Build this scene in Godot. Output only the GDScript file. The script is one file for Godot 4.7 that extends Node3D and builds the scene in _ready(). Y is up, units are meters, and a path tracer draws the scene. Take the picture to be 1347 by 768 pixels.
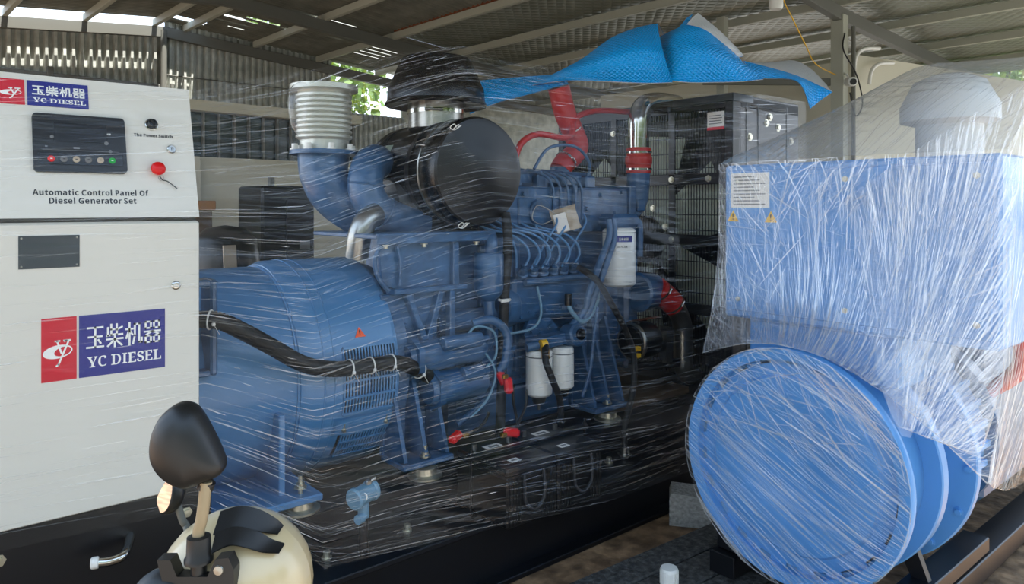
extends Node3D
# A wrapped diesel generator set in an open-sided shed. World: x along the set's axis (towards its radiator), y up, z towards the open side.
# The shed stands 3.25 degrees askew to the set; its pieces are laid out in the shed's own axes and turned as a whole.
const SHED := 0.05672
var M := {}
var used := {}

class MB:
	var v := PackedVector3Array()
	var n := PackedVector3Array()
	var t := PackedVector2Array()
	var has_uv := false
	func tri(a: Vector3, b: Vector3, c: Vector3, na: Vector3, nb: Vector3, nc: Vector3, ua := Vector2.ZERO, ub := Vector2.ZERO, uc := Vector2.ZERO) -> void:
		if (c - a).cross(b - a).dot(na + nb + nc) < 0.0:
			v.append_array([a, c, b]); n.append_array([na, nc, nb]); t.append_array([ua, uc, ub])
		else:
			v.append_array([a, b, c]); n.append_array([na, nb, nc]); t.append_array([ua, ub, uc])
	func flat(a: Vector3, b: Vector3, c: Vector3, out: Vector3) -> void:
		var m := (c - a).cross(b - a)
		if m.length_squared() < 1e-16: return
		m = m.normalized()
		if m.dot(out) < 0.0: m = -m
		tri(a, b, c, m, m, m)
	func quad(a: Vector3, b: Vector3, c: Vector3, d: Vector3, out: Vector3) -> void:
		flat(a, b, c, out); flat(a, c, d, out)
	func box(at: Vector3, size: Vector3, turn := Basis.IDENTITY, bev := -1.0) -> MB:
		var h := size * 0.5
		var b := bev if bev >= 0.0 else minf(0.004, minf(size.x, minf(size.y, size.z)) * 0.2)
		b = minf(b, minf(h.x, minf(h.y, h.z)) * 0.9)
		for ax in 3:
			var i := (ax + 1) % 3
			var j := (ax + 2) % 3
			for s in [-1.0, 1.0]:
				var q := []
				for k in [[-1, -1], [1, -1], [1, 1], [-1, 1]]:
					var p := Vector3.ZERO
					p[ax] = s * h[ax]; p[i] = k[0] * (h[i] - b); p[j] = k[1] * (h[j] - b)
					q.append(at + turn * p)
				var o := Vector3.ZERO
				o[ax] = s
				quad(q[0], q[1], q[2], q[3], turn * o)
				if b > 0.0:
					for s2 in [-1.0, 1.0]:
						var a1 := Vector3.ZERO; var a2 := Vector3.ZERO; var b1 := Vector3.ZERO; var b2 := Vector3.ZERO
						a1[ax] = s * h[ax]; a1[i] = s2 * (h[i] - b); a1[j] = -(h[j] - b)
						a2 = a1; a2[j] = h[j] - b
						b1[ax] = s * (h[ax] - b); b1[i] = s2 * h[i]; b1[j] = -(h[j] - b)
						b2 = b1; b2[j] = h[j] - b
						var eo := Vector3.ZERO
						eo[ax] = s; eo[i] = s2
						quad(at + turn * a1, at + turn * a2, at + turn * b2, at + turn * b1, turn * eo)
		if b > 0.0:
			for sx in [-1.0, 1.0]:
				for sy in [-1.0, 1.0]:
					for sz in [-1.0, 1.0]:
						var sg := Vector3(sx, sy, sz)
						flat(at + turn * (sg * Vector3(h.x, h.y - b, h.z - b)), at + turn * (sg * Vector3(h.x - b, h.y, h.z - b)), at + turn * (sg * Vector3(h.x - b, h.y - b, h.z)), turn * sg)
		return self
	func span(a: Vector3, b: Vector3, bev := -1.0) -> MB:
		return box((a + b) * 0.5, (b - a).abs(), Basis.IDENTITY, bev)
	func bar(a: Vector3, b: Vector3, w: float, hgt: float, up := Vector3.UP, bev := -1.0) -> MB:
		var d := (b - a).normalized()
		var side := up.cross(d)
		if side.length() < 0.01: side = Vector3.RIGHT.cross(d)
		side = side.normalized()
		return box((a + b) * 0.5, Vector3(w, hgt, a.distance_to(b)), Basis(side, d.cross(side), d), bev)
	static func frame(axis: Vector3) -> Basis:
		var y := axis.normalized()
		var x := (Vector3.RIGHT if absf(y.x) < 0.8 else Vector3.UP)
		x = (x - y * x.dot(y)).normalized()
		return Basis(x, y, x.cross(y))
	func lathe(prof: Array, o: Vector3, axis: Vector3, sides := 24, a0 := 0.0, a1 := TAU) -> MB:
		var f := frame(axis)
		var sn := []
		for k in prof.size() - 1:
			var d: Vector2 = prof[k + 1] - prof[k]
			sn.append(Vector2(d.y, -d.x).normalized())
		for k in prof.size() - 1:
			var p: Vector2 = prof[k]
			var q: Vector2 = prof[k + 1]
			var n0: Vector2 = sn[k]
			var n1: Vector2 = sn[k]
			if k > 0 and sn[k - 1].dot(sn[k]) > 0.75: n0 = (sn[k - 1] + sn[k]).normalized()
			if k < sn.size() - 1 and sn[k + 1].dot(sn[k]) > 0.75: n1 = (sn[k + 1] + sn[k]).normalized()
			for i in sides:
				var t0 := a0 + (a1 - a0) * i / sides
				var t1 := a0 + (a1 - a0) * (i + 1) / sides
				var c0 := f.x * cos(t0) + f.z * sin(t0)
				var c1 := f.x * cos(t1) + f.z * sin(t1)
				var A := o + c0 * p.x + f.y * p.y
				var B := o + c1 * p.x + f.y * p.y
				var C := o + c1 * q.x + f.y * q.y
				var D := o + c0 * q.x + f.y * q.y
				if p.x > 1e-5: tri(A, B, C, c0 * n0.x + f.y * n0.y, c1 * n0.x + f.y * n0.y, c1 * n1.x + f.y * n1.y)
				if q.x > 1e-5: tri(A, C, D, c0 * n0.x + f.y * n0.y, c1 * n1.x + f.y * n1.y, c0 * n1.x + f.y * n1.y)
		return self
	func cyl(a: Vector3, b: Vector3, r: float, sides := 20, r2 := -1.0, bev := 0.0) -> MB:
		var l := a.distance_to(b)
		var e := r2 if r2 >= 0.0 else r
		return lathe([Vector2(0, 0), Vector2(r - bev, 0), Vector2(r, bev), Vector2(e, l - bev), Vector2(e - bev, l), Vector2(0, l)] if bev > 0.0 else [Vector2(0, 0), Vector2(r, 0), Vector2(e, l), Vector2(0, l)], a, b - a, sides)
	func tube(path: Array, r: Variant, sides := 10, caps := true) -> MB:
		var m := path.size()
		var prev := Vector3.ZERO
		var rings := []
		var norms := []
		for i in m:
			var d: Vector3 = (path[mini(i + 1, m - 1)] - path[maxi(i - 1, 0)]).normalized()
			if i == 0: prev = frame(d).x
			var x := (prev - d * prev.dot(d)).normalized()
			prev = x
			var z := d.cross(x)
			var rr: float = r[i] if r is Array else r
			var ring := []; var nn := []
			for k in sides:
				var a := TAU * k / sides
				var o := x * cos(a) + z * sin(a)
				ring.append(path[i] + o * rr); nn.append(o)
			rings.append(ring); norms.append(nn)
		for i in m - 1:
			for k in sides:
				var l := (k + 1) % sides
				tri(rings[i][k], rings[i][l], rings[i + 1][l], norms[i][k], norms[i][l], norms[i + 1][l])
				tri(rings[i][k], rings[i + 1][l], rings[i + 1][k], norms[i][k], norms[i + 1][l], norms[i + 1][k])
		if caps:
			for e in [0, m - 1]:
				var d2: Vector3 = (path[0] - path[1]) if e == 0 else (path[m - 1] - path[m - 2])
				for k in sides:
					flat(path[e], rings[e][k], rings[e][(k + 1) % sides], d2)
		return self
	func hose(pts: Array, r: Variant, sides := 10, sub := 6) -> MB:
		return tube(MB.spline(pts, sub), r, sides)
	static func spline(pts: Array, sub := 6) -> Array:
		var out := []
		var m := pts.size()
		for i in m - 1:
			var p0: Vector3 = pts[maxi(i - 1, 0)]
			var p1: Vector3 = pts[i]
			var p2: Vector3 = pts[i + 1]
			var p3: Vector3 = pts[mini(i + 2, m - 1)]
			for k in sub:
				out.append(p1.cubic_interpolate(p2, p0, p3, float(k) / sub))
		out.append(pts[m - 1])
		return out
	func ring(o: Vector3, axis: Vector3, R: float, r: float, sides := 28, sec := 8) -> MB:
		var prof := []
		for k in sec + 1:
			var a := TAU * k / sec
			prof.append(Vector2(R + r * cos(a), r * sin(a)))
		return lathe(prof, o, axis, sides)
	func prism(poly: Array, o: Vector3, ex: Vector3, ey: Vector3, depth: Vector3) -> MB:
		var pp := PackedVector2Array(poly)
		var ix := Geometry2D.triangulate_polygon(pp)
		var P := []
		var mid := Vector3.ZERO
		for q in pp:
			P.append(o + ex * q.x + ey * q.y)
			mid += P[-1]
		mid /= P.size()
		for k in range(0, ix.size(), 3):
			flat(P[ix[k]], P[ix[k + 1]], P[ix[k + 2]], -depth)
			flat(P[ix[k]] + depth, P[ix[k + 1]] + depth, P[ix[k + 2]] + depth, depth)
		var area := 0.0
		for k in pp.size(): area += pp[k].cross(pp[(k + 1) % pp.size()])
		for k in pp.size():
			var e: Vector2 = pp[(k + 1) % pp.size()] - pp[k]
			var o2 := Vector2(e.y, -e.x) * signf(area)
			var l := (k + 1) % pp.size()
			quad(P[k], P[l], P[l] + depth, P[k] + depth, ex * o2.x + ey * o2.y)
		return self
	func grid(g: Array, facing := Vector3.ZERO, uvs := Vector2.ZERO) -> MB:
		# g: rows of points; smooth normals; facing: the side that counts as outside
		var R := g.size(); var C: int = g[0].size()
		var nn := []
		for i in R:
			var row := []
			for j in C:
				var dx: Vector3 = g[i][mini(j + 1, C - 1)] - g[i][maxi(j - 1, 0)]
				var dy: Vector3 = g[mini(i + 1, R - 1)][j] - g[maxi(i - 1, 0)][j]
				var m := dx.cross(dy).normalized()
				if facing != Vector3.ZERO and m.dot(facing) < 0: m = -m
				row.append(m)
			nn.append(row)
		has_uv = uvs != Vector2.ZERO
		for i in R - 1:
			for j in C - 1:
				var u0 := Vector2(j, i) / Vector2(C - 1, R - 1) * uvs
				var u1 := Vector2(j + 1, i + 1) / Vector2(C - 1, R - 1) * uvs
				tri(g[i][j], g[i][j + 1], g[i + 1][j + 1], nn[i][j], nn[i][j + 1], nn[i + 1][j + 1], u0, Vector2(u1.x, u0.y), u1)
				tri(g[i][j], g[i + 1][j + 1], g[i + 1][j], nn[i][j], nn[i + 1][j + 1], nn[i + 1][j], u0, u1, Vector2(u0.x, u1.y))
		return self
	func bolt(o: Vector3, axis: Vector3, r := 0.012, h := 0.01) -> MB:
		return lathe([Vector2(r * 1.5, 0), Vector2(r * 1.5, h * 0.25), Vector2(r, h * 0.25), Vector2(r, h), Vector2(0, h * 1.05)], o, axis, 6)
	func mesh() -> ArrayMesh:
		var a := []
		a.resize(Mesh.ARRAY_MAX)
		a[Mesh.ARRAY_VERTEX] = v; a[Mesh.ARRAY_NORMAL] = n
		if has_uv: a[Mesh.ARRAY_TEX_UV] = t
		var m := ArrayMesh.new()
		m.add_surface_from_arrays(Mesh.PRIMITIVE_TRIANGLES, a)
		return m

func mb() -> MB: return MB.new()

func numbered(called: String) -> String:
	used[called] = used.get(called, -1) + 1
	return called if used[called] == 0 else "%s_%03d" % [called, used[called]]

func thing(called: String, label: String, category: String, base := Vector3.ZERO, group := "") -> Node3D:
	var o := Node3D.new()
	o.name = numbered(called)
	o.position = base
	o.set_meta("label", label); o.set_meta("category", category)
	if group: o.set_meta("group", group)
	add_child(o)
	return o

func part(parent: Node3D, called: String, b: MB, m: Material, label := "") -> MeshInstance3D:
	# shapes are given in world axes; a part of a thing is set back by the thing's base, a sub-part shares its part's axes
	var o := MeshInstance3D.new()
	o.name = called
	o.mesh = b.mesh()
	o.mesh.surface_set_material(0, m)
	if not parent is MeshInstance3D and parent != self: o.position = -parent.position
	if label: o.set_meta("label", label)
	parent.add_child(o, true)
	return o

func solo(called: String, b: MB, m: Material, label: String, category: String, group := "") -> MeshInstance3D:
	var o := MeshInstance3D.new()
	o.name = numbered(called)
	o.mesh = b.mesh(); o.mesh.surface_set_material(0, m)
	o.set_meta("label", label); o.set_meta("category", category)
	if group: o.set_meta("group", group)
	add_child(o)
	return o

func struct(called: String, b: MB, m: Material, label: String, category := "structure", turned := true) -> MeshInstance3D:
	var o := solo(called, b, m, label, category)
	o.set_meta("kind", "structure")
	if turned: o.rotation.y = SHED
	return o

func stuff(o: Node3D) -> Node3D:
	o.set_meta("kind", "stuff")
	return o

func letters(parent: Node3D, called: String, text: String, at: Vector3, basis: Basis, height: float, width: float, m: Material, serif := false, bold := true) -> void:
	# flat lettering centred on AT, HEIGHT = cap height, squeezed or stretched to WIDTH
	var f := SystemFont.new()
	f.font_names = PackedStringArray(["Droid Serif" if serif else "Droid Sans"])
	f.font_weight = 700 if bold else 400
	var tm := TextMesh.new()
	tm.text = text; tm.font = f; tm.font_size = 32; tm.pixel_size = 0.001; tm.depth = 0.0006; tm.curve_step = 1.0
	var bb := tm.get_aabb()
	tm.material = m
	var o := MeshInstance3D.new()
	o.name = called; o.mesh = tm
	var s := Vector3(width / maxf(bb.size.x, 1e-5), height / maxf(bb.size.y, 1e-5), 1.0)
	var c := bb.get_center()
	var bs := Basis(basis.x * s.x, basis.y * s.y, basis.z)
	o.transform = Transform3D(bs, at - bs * c - (Vector3.ZERO if parent is MeshInstance3D else parent.position))
	parent.add_child(o, true)

func mat(key: String, c: Color, rough := 0.5, metal := 0.0, coat := 0.0) -> StandardMaterial3D:
	var m := StandardMaterial3D.new()
	m.resource_name = key
	m.albedo_color = c; m.roughness = rough; m.metallic = metal
	if coat > 0.0:
		m.clearcoat_enabled = true; m.clearcoat = coat; m.clearcoat_roughness = 0.15
	M[key] = m
	return m

func hexc(h: String) -> Color: return Color(h)

func noise_tex(sz: int, freq: float, lo: Color, hi: Color, sd: int, as_normal := false, oct := 4, stretch := Vector2.ONE) -> ImageTexture:
	var fn := FastNoiseLite.new()
	fn.seed = sd; fn.frequency = freq; fn.fractal_octaves = oct
	var im := fn.get_seamless_image(sz, sz)
	var g := Image.create(sz, sz, false, Image.FORMAT_RGB8)
	for y in sz:
		for x in sz:
			g.set_pixel(x, y, lo.lerp(hi, im.get_pixel(x, y).r))
	if as_normal: g.bump_map_to_normal_map(6.0)
	return ImageTexture.create_from_image(g)

func grimy(m: StandardMaterial3D, tex: Texture2D, scale: float, bump: Texture2D = null, bump_cm := 0.05) -> StandardMaterial3D:
	# wear in patches: albedo multiplied by a blotchy texture, in world axes
	m.albedo_texture = tex
	m.uv1_triplanar = true; m.uv1_world_triplanar = true; m.uv1_scale = Vector3.ONE * scale
	if bump:
		m.heightmap_enabled = true; m.heightmap_texture = bump; m.heightmap_scale = bump_cm
	return m

func camera_and_light() -> void:
	var cam := Camera3D.new()
	cam.name = "camera"
	cam.position = Vector3(0, 1.6, 0)
	cam.rotation.y = -deg_to_rad(40.07)
	cam.projection = Camera3D.PROJECTION_FRUSTUM
	cam.near = 0.1; cam.far = 200.0
	cam.size = 0.1 * 768.0 / 948.0
	cam.frustum_offset = Vector2(0, -0.1 * 114.0 / 948.0)
	add_child(cam)
	var env := Environment.new()
	env.background_mode = Environment.BG_SKY
	var sm := ProceduralSkyMaterial.new()
	sm.sky_top_color = Color(0.66, 0.77, 0.90)
	sm.sky_horizon_color = Color(0.95, 0.97, 0.99)
	sm.ground_bottom_color = Color(0.42, 0.40, 0.36)
	sm.ground_horizon_color = Color(0.60, 0.60, 0.56)
	sm.sky_energy_multiplier = 1.0
	env.sky = Sky.new()
	env.sky.sky_material = sm
	env.background_energy_multiplier = 1.0
	env.tonemap_mode = Environment.TONE_MAPPER_LINEAR
	env.tonemap_exposure = 3.4
	env.sdfgi_enabled = true; env.ssao_enabled = true; env.ssil_enabled = true
	var we := WorldEnvironment.new()
	we.name = "world_environment"; we.environment = env
	add_child(we)
	var sun := DirectionalLight3D.new()
	sun.name = "sun"
	sun.light_color = Color(1.0, 0.985, 0.96)
	sun.light_energy = 2.0
	sun.light_angular_distance = 0.6
	sun.shadow_enabled = true
	sun.sky_mode = DirectionalLight3D.SKY_MODE_LIGHT_ONLY
	add_child(sun)
	# high above the trees behind the photographer: it reaches the yard but not the machines under the roof
	sun.look_at_from_position(Vector3(0.8, 9.0, 2.8), Vector3.ZERO, Vector3.UP)

func materials() -> void:
	var blot := noise_tex(512, 0.012, Color(0.72, 0.72, 0.72), Color(1, 1, 1), 3)
	var fine := noise_tex(512, 0.06, Color(0, 0, 0), Color(1, 1, 1), 5)
	mat("panel_white", Color(0.86, 0.845, 0.80), 0.42)
	mat("groove_shade", Color(0.30, 0.30, 0.29), 0.6)  # dark grey paints the shade under the console overhang
	grimy(mat("engine_blue", Color(0.24, 0.41, 0.58), 0.38, 0.0, 0.25), blot, 1.3, fine, 0.03)
	mat("alternator_blue", Color(0.30, 0.50, 0.68), 0.36, 0.0, 0.3)
	mat("disc_blue", Color(0.33, 0.57, 0.81), 0.36, 0.0, 0.3)
	mat("pale_blue", Color(0.42, 0.57, 0.66), 0.4)
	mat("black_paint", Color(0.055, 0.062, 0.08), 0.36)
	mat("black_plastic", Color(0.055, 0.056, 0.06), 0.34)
	mat("black_rubber", Color(0.045, 0.045, 0.045), 0.6)
	mat("glossy_black", Color(0.035, 0.035, 0.04), 0.27)
	mat("winding_brown", Color(0.26, 0.20, 0.15), 0.55)
	mat("chrome", Color(0.78, 0.77, 0.74), 0.16, 1.0)
	mat("steel", Color(0.66, 0.65, 0.62), 0.3, 1.0)
	mat("zinc", Color(0.80, 0.78, 0.70), 0.35, 0.9)
	mat("white_plastic", Color(0.90, 0.89, 0.86), 0.4)
	mat("filter_white", Color(0.92, 0.91, 0.88), 0.3)
	mat("red_rubber", Color(0.72, 0.10, 0.07), 0.45)
	mat("red_plastic", Color(0.85, 0.07, 0.09), 0.35)
	mat("yellow", Color(0.93, 0.72, 0.10), 0.45)
	mat("orange", Color(0.95, 0.36, 0.14), 0.5)
	mat("logo_red", Color(0.80, 0.09, 0.18), 0.4)
	mat("logo_blue", Color(0.11, 0.14, 0.50), 0.4)
	mat("print_white", Color(0.95, 0.95, 0.93), 0.5)
	mat("print_black", Color(0.09, 0.09, 0.11), 0.5)
	mat("print_grey", Color(0.45, 0.45, 0.45), 0.6)
	mat("green_plastic", Color(0.10, 0.62, 0.25), 0.4)
	mat("screen_dark", Color(0.075, 0.085, 0.10), 0.22)
	mat("plate_grey", Color(0.26, 0.29, 0.31), 0.32, 0.4)
	mat("paper", Color(0.90, 0.88, 0.85), 0.6)
	mat("tape", Color(0.72, 0.66, 0.58), 0.25)
	mat("fan_grey", Color(0.80, 0.83, 0.76), 0.5)
	mat("brown_board", Color(0.33, 0.25, 0.17), 0.8)
	mat("beam_grey", Color(0.40, 0.40, 0.37), 0.6)
	mat("purlin_light", Color(0.66, 0.66, 0.60), 0.55)
	grimy(mat("roof_sheet", Color(0.56, 0.56, 0.51), 0.55, 0.2), blot, 0.5)
	mat("rust", Color(0.45, 0.24, 0.12), 0.85)
	grimy(mat("wall_sheet", Color(0.82, 0.83, 0.79), 0.5, 0.15), blot, 0.6)
	mat("cabin_white", Color(0.80, 0.78, 0.70), 0.6)
	mat("window_teal", Color(0.10, 0.17, 0.17), 0.25)
	grimy(mat("concrete", Color(0.76, 0.75, 0.72), 0.9), noise_tex(512, 0.03, Color(0.62, 0.62, 0.62), Color(1, 1, 1), 21), 3.0, fine, 0.4)
	grimy(mat("floor_dirt", Color(0.70, 0.56, 0.42), 0.75), noise_tex(1024, 0.012, Color(0.42, 0.40, 0.38), Color(1, 1, 1), 11, false, 6), 0.55, fine, 0.5)
	grimy(mat("yard", Color(0.56, 0.55, 0.53), 0.9), blot, 0.3)
	grimy(mat("dark_timber", Color(0.40, 0.40, 0.39), 0.7), noise_tex(512, 0.03, Color(0.35, 0.35, 0.36), Color(1, 1, 1), 17, false, 5), 1.6, fine, 0.5)
	mat("mirror_black", Color(0.10, 0.10, 0.10), 0.42)
	mat("scooter_cream", Color(0.80, 0.72, 0.56), 0.28, 0.0, 0.6)
	mat("stalk_tan", Color(0.62, 0.55, 0.43), 0.5, 0.2)
	mat("mirror_glass", Color(0.9, 0.9, 0.9), 0.03, 1.0)
	var leaf := mat("leaf", Color(0.28, 0.38, 0.14), 0.6)
	leaf.backlight_enabled = true; leaf.backlight = Color(0.45, 0.5, 0.2)
	mat("bark", Color(0.25, 0.20, 0.15), 0.9)
	# woven dimple relief of the blue insulation sheet and quilting of the roof's foil
	var dim := Image.create(64, 64, false, Image.FORMAT_RGB8)
	for y in 64:
		for x in 64:
			var a := absf(sin(PI * (x + y) / 32.0)) * absf(sin(PI * (x - y) / 32.0))
			dim.set_pixel(x, y, Color(a, a, a))
	var dt := ImageTexture.create_from_image(dim)
	var tb := mat("sheet_blue", Color(0.04, 0.65, 0.96), 0.26)
	tb.heightmap_enabled = true; tb.heightmap_texture = dt; tb.heightmap_scale = 0.5
	var ts := mat("sheet_silver", Color(0.90, 0.90, 0.90), 0.35, 0.3)
	ts.heightmap_enabled = true; ts.heightmap_texture = dt; ts.heightmap_scale = 0.35
	var fo := mat("roof_foil", Color(0.50, 0.51, 0.46), 0.42, 0.45)
	fo.uv1_triplanar = true; fo.uv1_world_triplanar = true; fo.uv1_scale = Vector3.ONE * 3.2
	fo.heightmap_enabled = true; fo.heightmap_texture = dt; fo.heightmap_scale = 1.2
	# ribs of a bellows wrap, brushed metal
	# stretch film: clear sheet with fine drawn-out wrinkles
	var st := Image.create(1024, 1024, false, Image.FORMAT_RGB8)
	var fn := FastNoiseLite.new(); fn.seed = 31; fn.frequency = 0.05; fn.fractal_octaves = 3
	var fn2 := FastNoiseLite.new(); fn2.seed = 37; fn2.frequency = 0.011; fn2.fractal_octaves = 2
	for y in 1024:
		for x in 1024:
			# wraps round in both axes: sample on cylinders
			var ax := TAU * x / 1024.0
			var h := fn.get_noise_3d(cos(ax) * 14.0, sin(ax) * 14.0, absf(y - 512.0) * 2.2)
			var k := fn2.get_noise_3d(cos(ax) * 90.0, sin(ax) * 90.0, absf(y - 512.0) * 3.0)
			var q := 0.5 + 0.5 * h + 0.35 * k
			st.set_pixel(x, y, Color(q, q, q))
	var stx := ImageTexture.create_from_image(st)
	var fi := mat("film", Color(0.95, 0.96, 0.97, 0.006), 0.08)
	fi.transparency = BaseMaterial3D.TRANSPARENCY_ALPHA
	fi.metallic_specular = 0.30
	fi.heightmap_enabled = true; fi.heightmap_texture = stx; fi.heightmap_scale = 0.06
	# pleat film without the fine relief, whitened so its colour paints in glints
	var fc := mat("film_glint_fold", Color(0.96, 0.97, 0.98, 0.05), 0.08)
	fc.transparency = BaseMaterial3D.TRANSPARENCY_ALPHA
	var fh := mat("film_layers", Color(0.93, 0.94, 0.95, 0.20), 0.24)
	fh.transparency = BaseMaterial3D.TRANSPARENCY_ALPHA
	var fd := mat("film_dense", Color(0.95, 0.96, 0.98, 0.05), 0.12)
	fd.transparency = BaseMaterial3D.TRANSPARENCY_ALPHA
	fd.heightmap_enabled = true; fd.heightmap_texture = stx; fd.heightmap_scale = 0.5

func roof_y(x: float) -> float:
	if x < 3.44: return 4.25 + 0.10 * (x - 3.44)
	if x < 8.2: return 4.25 - 0.075 * (x - 3.44)
	return 3.893 - 0.02 * (x - 8.2)

func rsheet(b: MB, xa: float, xb: float, za: float, zb: float, pitch: float, holes: Array, seg := 0.26) -> void:
	# ribbed roof sheet: ribs run down the slope, one wave per pitch
	var nx := maxi(1, int(ceil((xb - xa) / seg)))
	var nz := int((zb - za) / (pitch * 0.25))
	for k in nz:
		var z0 := za + k * pitch * 0.25
		var z1 := z0 + pitch * 0.25
		var y0: float = [0.0, 0.0, 0.016, 0.016][k % 4]
		var y1: float = [0.0, 0.016, 0.016, 0.0][k % 4]
		for i in nx:
			var x0 := xa + (xb - xa) * i / nx
			var x1 := xa + (xb - xa) * (i + 1) / nx
			var open := false
			for h in holes:
				if x0 > h[0] - 0.13 and x1 < h[1] + 0.13 and z0 >= h[2] and z1 <= h[3] and (h.size() < 5 or k % 8 < 1): open = true
			if not open:
				b.quad(Vector3(x0, roof_y(x0) + y0, z0), Vector3(x1, roof_y(x1) + y0, z0), Vector3(x1, roof_y(x1) + y1, z1), Vector3(x0, roof_y(x0) + y1, z1), Vector3.DOWN)

func shed() -> void:
	var g := struct("floor", mb().span(Vector3(-7, -0.15, -12), Vector3(15, 0, -0.3), 0.0), M.floor_dirt, "brown dirty concrete floor of the shed", "floor")
	struct("ground", mb().span(Vector3(-40, -0.3, -40), Vector3(45, -0.02, 40), 0.0), M.yard, "pale open yard around the shed", "ground")
	# roof
	var rng := RandomNumberGenerator.new(); rng.seed = 5
	var holes := []
	for k in 17:
		var hx := rng.randf_range(3.6, 5.4)
		var hz := rng.randf_range(-10.5, -8.9)
		holes.append([hx, hx + rng.randf_range(0.2, 0.5), hz, hz + 0.045])
	holes.append([5.8, 6.5, -10.3, -9.0, 1])
	holes.append([3.44, 3.8, -10.75, -10.5])
	var b := mb()
	rsheet(b, -1.0, 3.44, -10.78, 0.6, 0.09, [], 3.0)
	rsheet(b, 3.44, 5.85, -11.05, 0.6, 0.09, holes)
	rsheet(b, 5.85, 7.0, -11.05, -8.75, 0.09, holes)
	var c := struct("ceiling", b, M.roof_sheet, "grey ribbed metal roof seen from below", "roof")
	b = mb()
	for seg in [[5.85, 8.2, -8.75, 0.6], [7.0, 8.2, -11.0, -8.75], [8.2, 14.0, -11.0, 0.6]]:
		var x0: float = seg[0]; var x1: float = seg[1]
		b.box(Vector3((x0 + x1) / 2, (roof_y(x0) + roof_y(x1)) / 2 + 0.03, (seg[2] + seg[3]) / 2), Vector3(sqrt((x1 - x0) * (x1 - x0) + pow(roof_y(x0) - roof_y(x1), 2)), 0.03, seg[3] - seg[2]), Basis(Vector3.BACK, atan2(roof_y(x1) - roof_y(x0), x1 - x0)), 0.0)
	part(c, "foil_lining", b, M.roof_foil, "silvery quilted foil lining under the roof")
	for x in [-0.9, 0.3, 1.57, 2.45, 3.32, 3.74, 4.78, 5.85, 6.98, 8.1, 9.5, 11.0, 12.5]:
		part(c, "purlin", mb().span(Vector3(x - 0.03, roof_y(x) - 0.10, -10.9), Vector3(x + 0.03, roof_y(x) - 0.005, 0.55)), M.purlin_light)
	part(c, "rusty_edge", mb().span(Vector3(5.80, roof_y(5.8) - 0.012, -8.6), Vector3(5.815, roof_y(5.8) + 0.03, -5.4)), M.rust, "rust brown edge strip")
	for z in [-10.93, -8.7, -6.0, -3.34, 0.5]:
		for s in [[-1.0, 3.44], [3.44, 8.2], [8.2, 14.0]]:
			if z == -6.0 and s[0] < 5.0: continue
			part(c, "rafter", mb().bar(Vector3(s[0], roof_y(s[0]) - 0.17, z), Vector3(s[1], roof_y(s[1]) - 0.17, z), 0.09, 0.15), M.beam_grey)
	# gable wall of trapezoid sheeting
	b = mb()
	var pitch := 0.102
	var x := -1.0
	while x < 7.6:
		var px := [x, x + pitch * 0.32, x + pitch * 0.5, x + pitch * 0.82, x + pitch]
		var pz := [0.0, 0.0, 0.045, 0.045, 0.0]
		for k in 4:
			if x > 6.1:
				b.quad(Vector3(px[k], 0, -11.0 + pz[k]), Vector3(px[k + 1], 0, -11.0 + pz[k + 1]), Vector3(px[k + 1], 3.2, -11.0 + pz[k + 1]), Vector3(px[k], 3.2, -11.0 + pz[k]), Vector3.BACK)
				continue
			b.quad(Vector3(px[k], 0, -11.0 + pz[k]), Vector3(px[k + 1], 0, -11.0 + pz[k + 1]), Vector3(px[k + 1], roof_y(px[k + 1]) - (0.16 if px[k] < 3.44 else 0.0), -11.0 + pz[k + 1]), Vector3(px[k], roof_y(px[k]) - (0.16 if px[k] < 3.44 else 0.0), -11.0 + pz[k]), Vector3.BACK)
		x += pitch
	var wb := struct("wall_back", b, M.wall_sheet, "grey corrugated metal gable wall at the back left", "wall")
	part(wb, "girt", mb().span(Vector3(-1, 3.24, -10.96), Vector3(3.5, 3.32, -10.90)), M.beam_grey)
	part(wb, "girt", mb().span(Vector3(3.5, 3.47, -10.96), Vector3(6.3, 3.485, -10.945)), M.beam_grey)
	part(wb, "post", mb().cyl(Vector3(3.44, 0, -10.9), Vector3(3.44, 4.1, -10.9), 0.045, 12), M.beam_grey)
	part(wb, "post", mb().cyl(Vector3(3.56, 0, -10.92), Vector3(3.56, 3.35, -10.92), 0.03, 12), M.beam_grey)
	part(wb, "post", mb().span(Vector3(2.02, 0, -10.95), Vector3(2.09, 3.4, -10.88)), M.beam_grey)
	struct("wall_far", mb().span(Vector3(7.6, 0, -11.05), Vector3(14, 3.9, -11.0), 0.0), M.wall_sheet, "dim metal wall behind the radiator", "wall")
	# columns at the inner eave
	var t1 := struct("trim_1", mb().span(Vector3(8.12, 0, -3.42), Vector3(8.26, 3.72, -3.28)), M.purlin_light, "pale steel roof column with wires and a small camera", "column")
	part(t1, "conduit_pipe", mb().cyl(Vector3(8.30, 0, -3.24), Vector3(8.30, 3.6, -3.24), 0.022, 10), M.beam_grey)
	struct("trim_2", mb().span(Vector3(7.70, 0, -4.60), Vector3(7.80, 3.85, -4.50)), M.purlin_light, "pale steel post behind the blue sheet", "column")
	# pale wall panels at the right
	struct("wall_right", mb().bar(Vector3(8.72, 1.65, -3.45), Vector3(13.4, 1.65, -2.25), 0.08, 3.45, Vector3.UP, 0.0), M.cabin_white, "pale plastered wall panel right of the column", "wall")
	struct("wall_right_return", mb().span(Vector3(8.68, 0, -7.2), Vector3(8.76, 3.3, -3.5), 0.0), M.cabin_white, "pale plastered wall panel left of the column", "wall")
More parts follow.
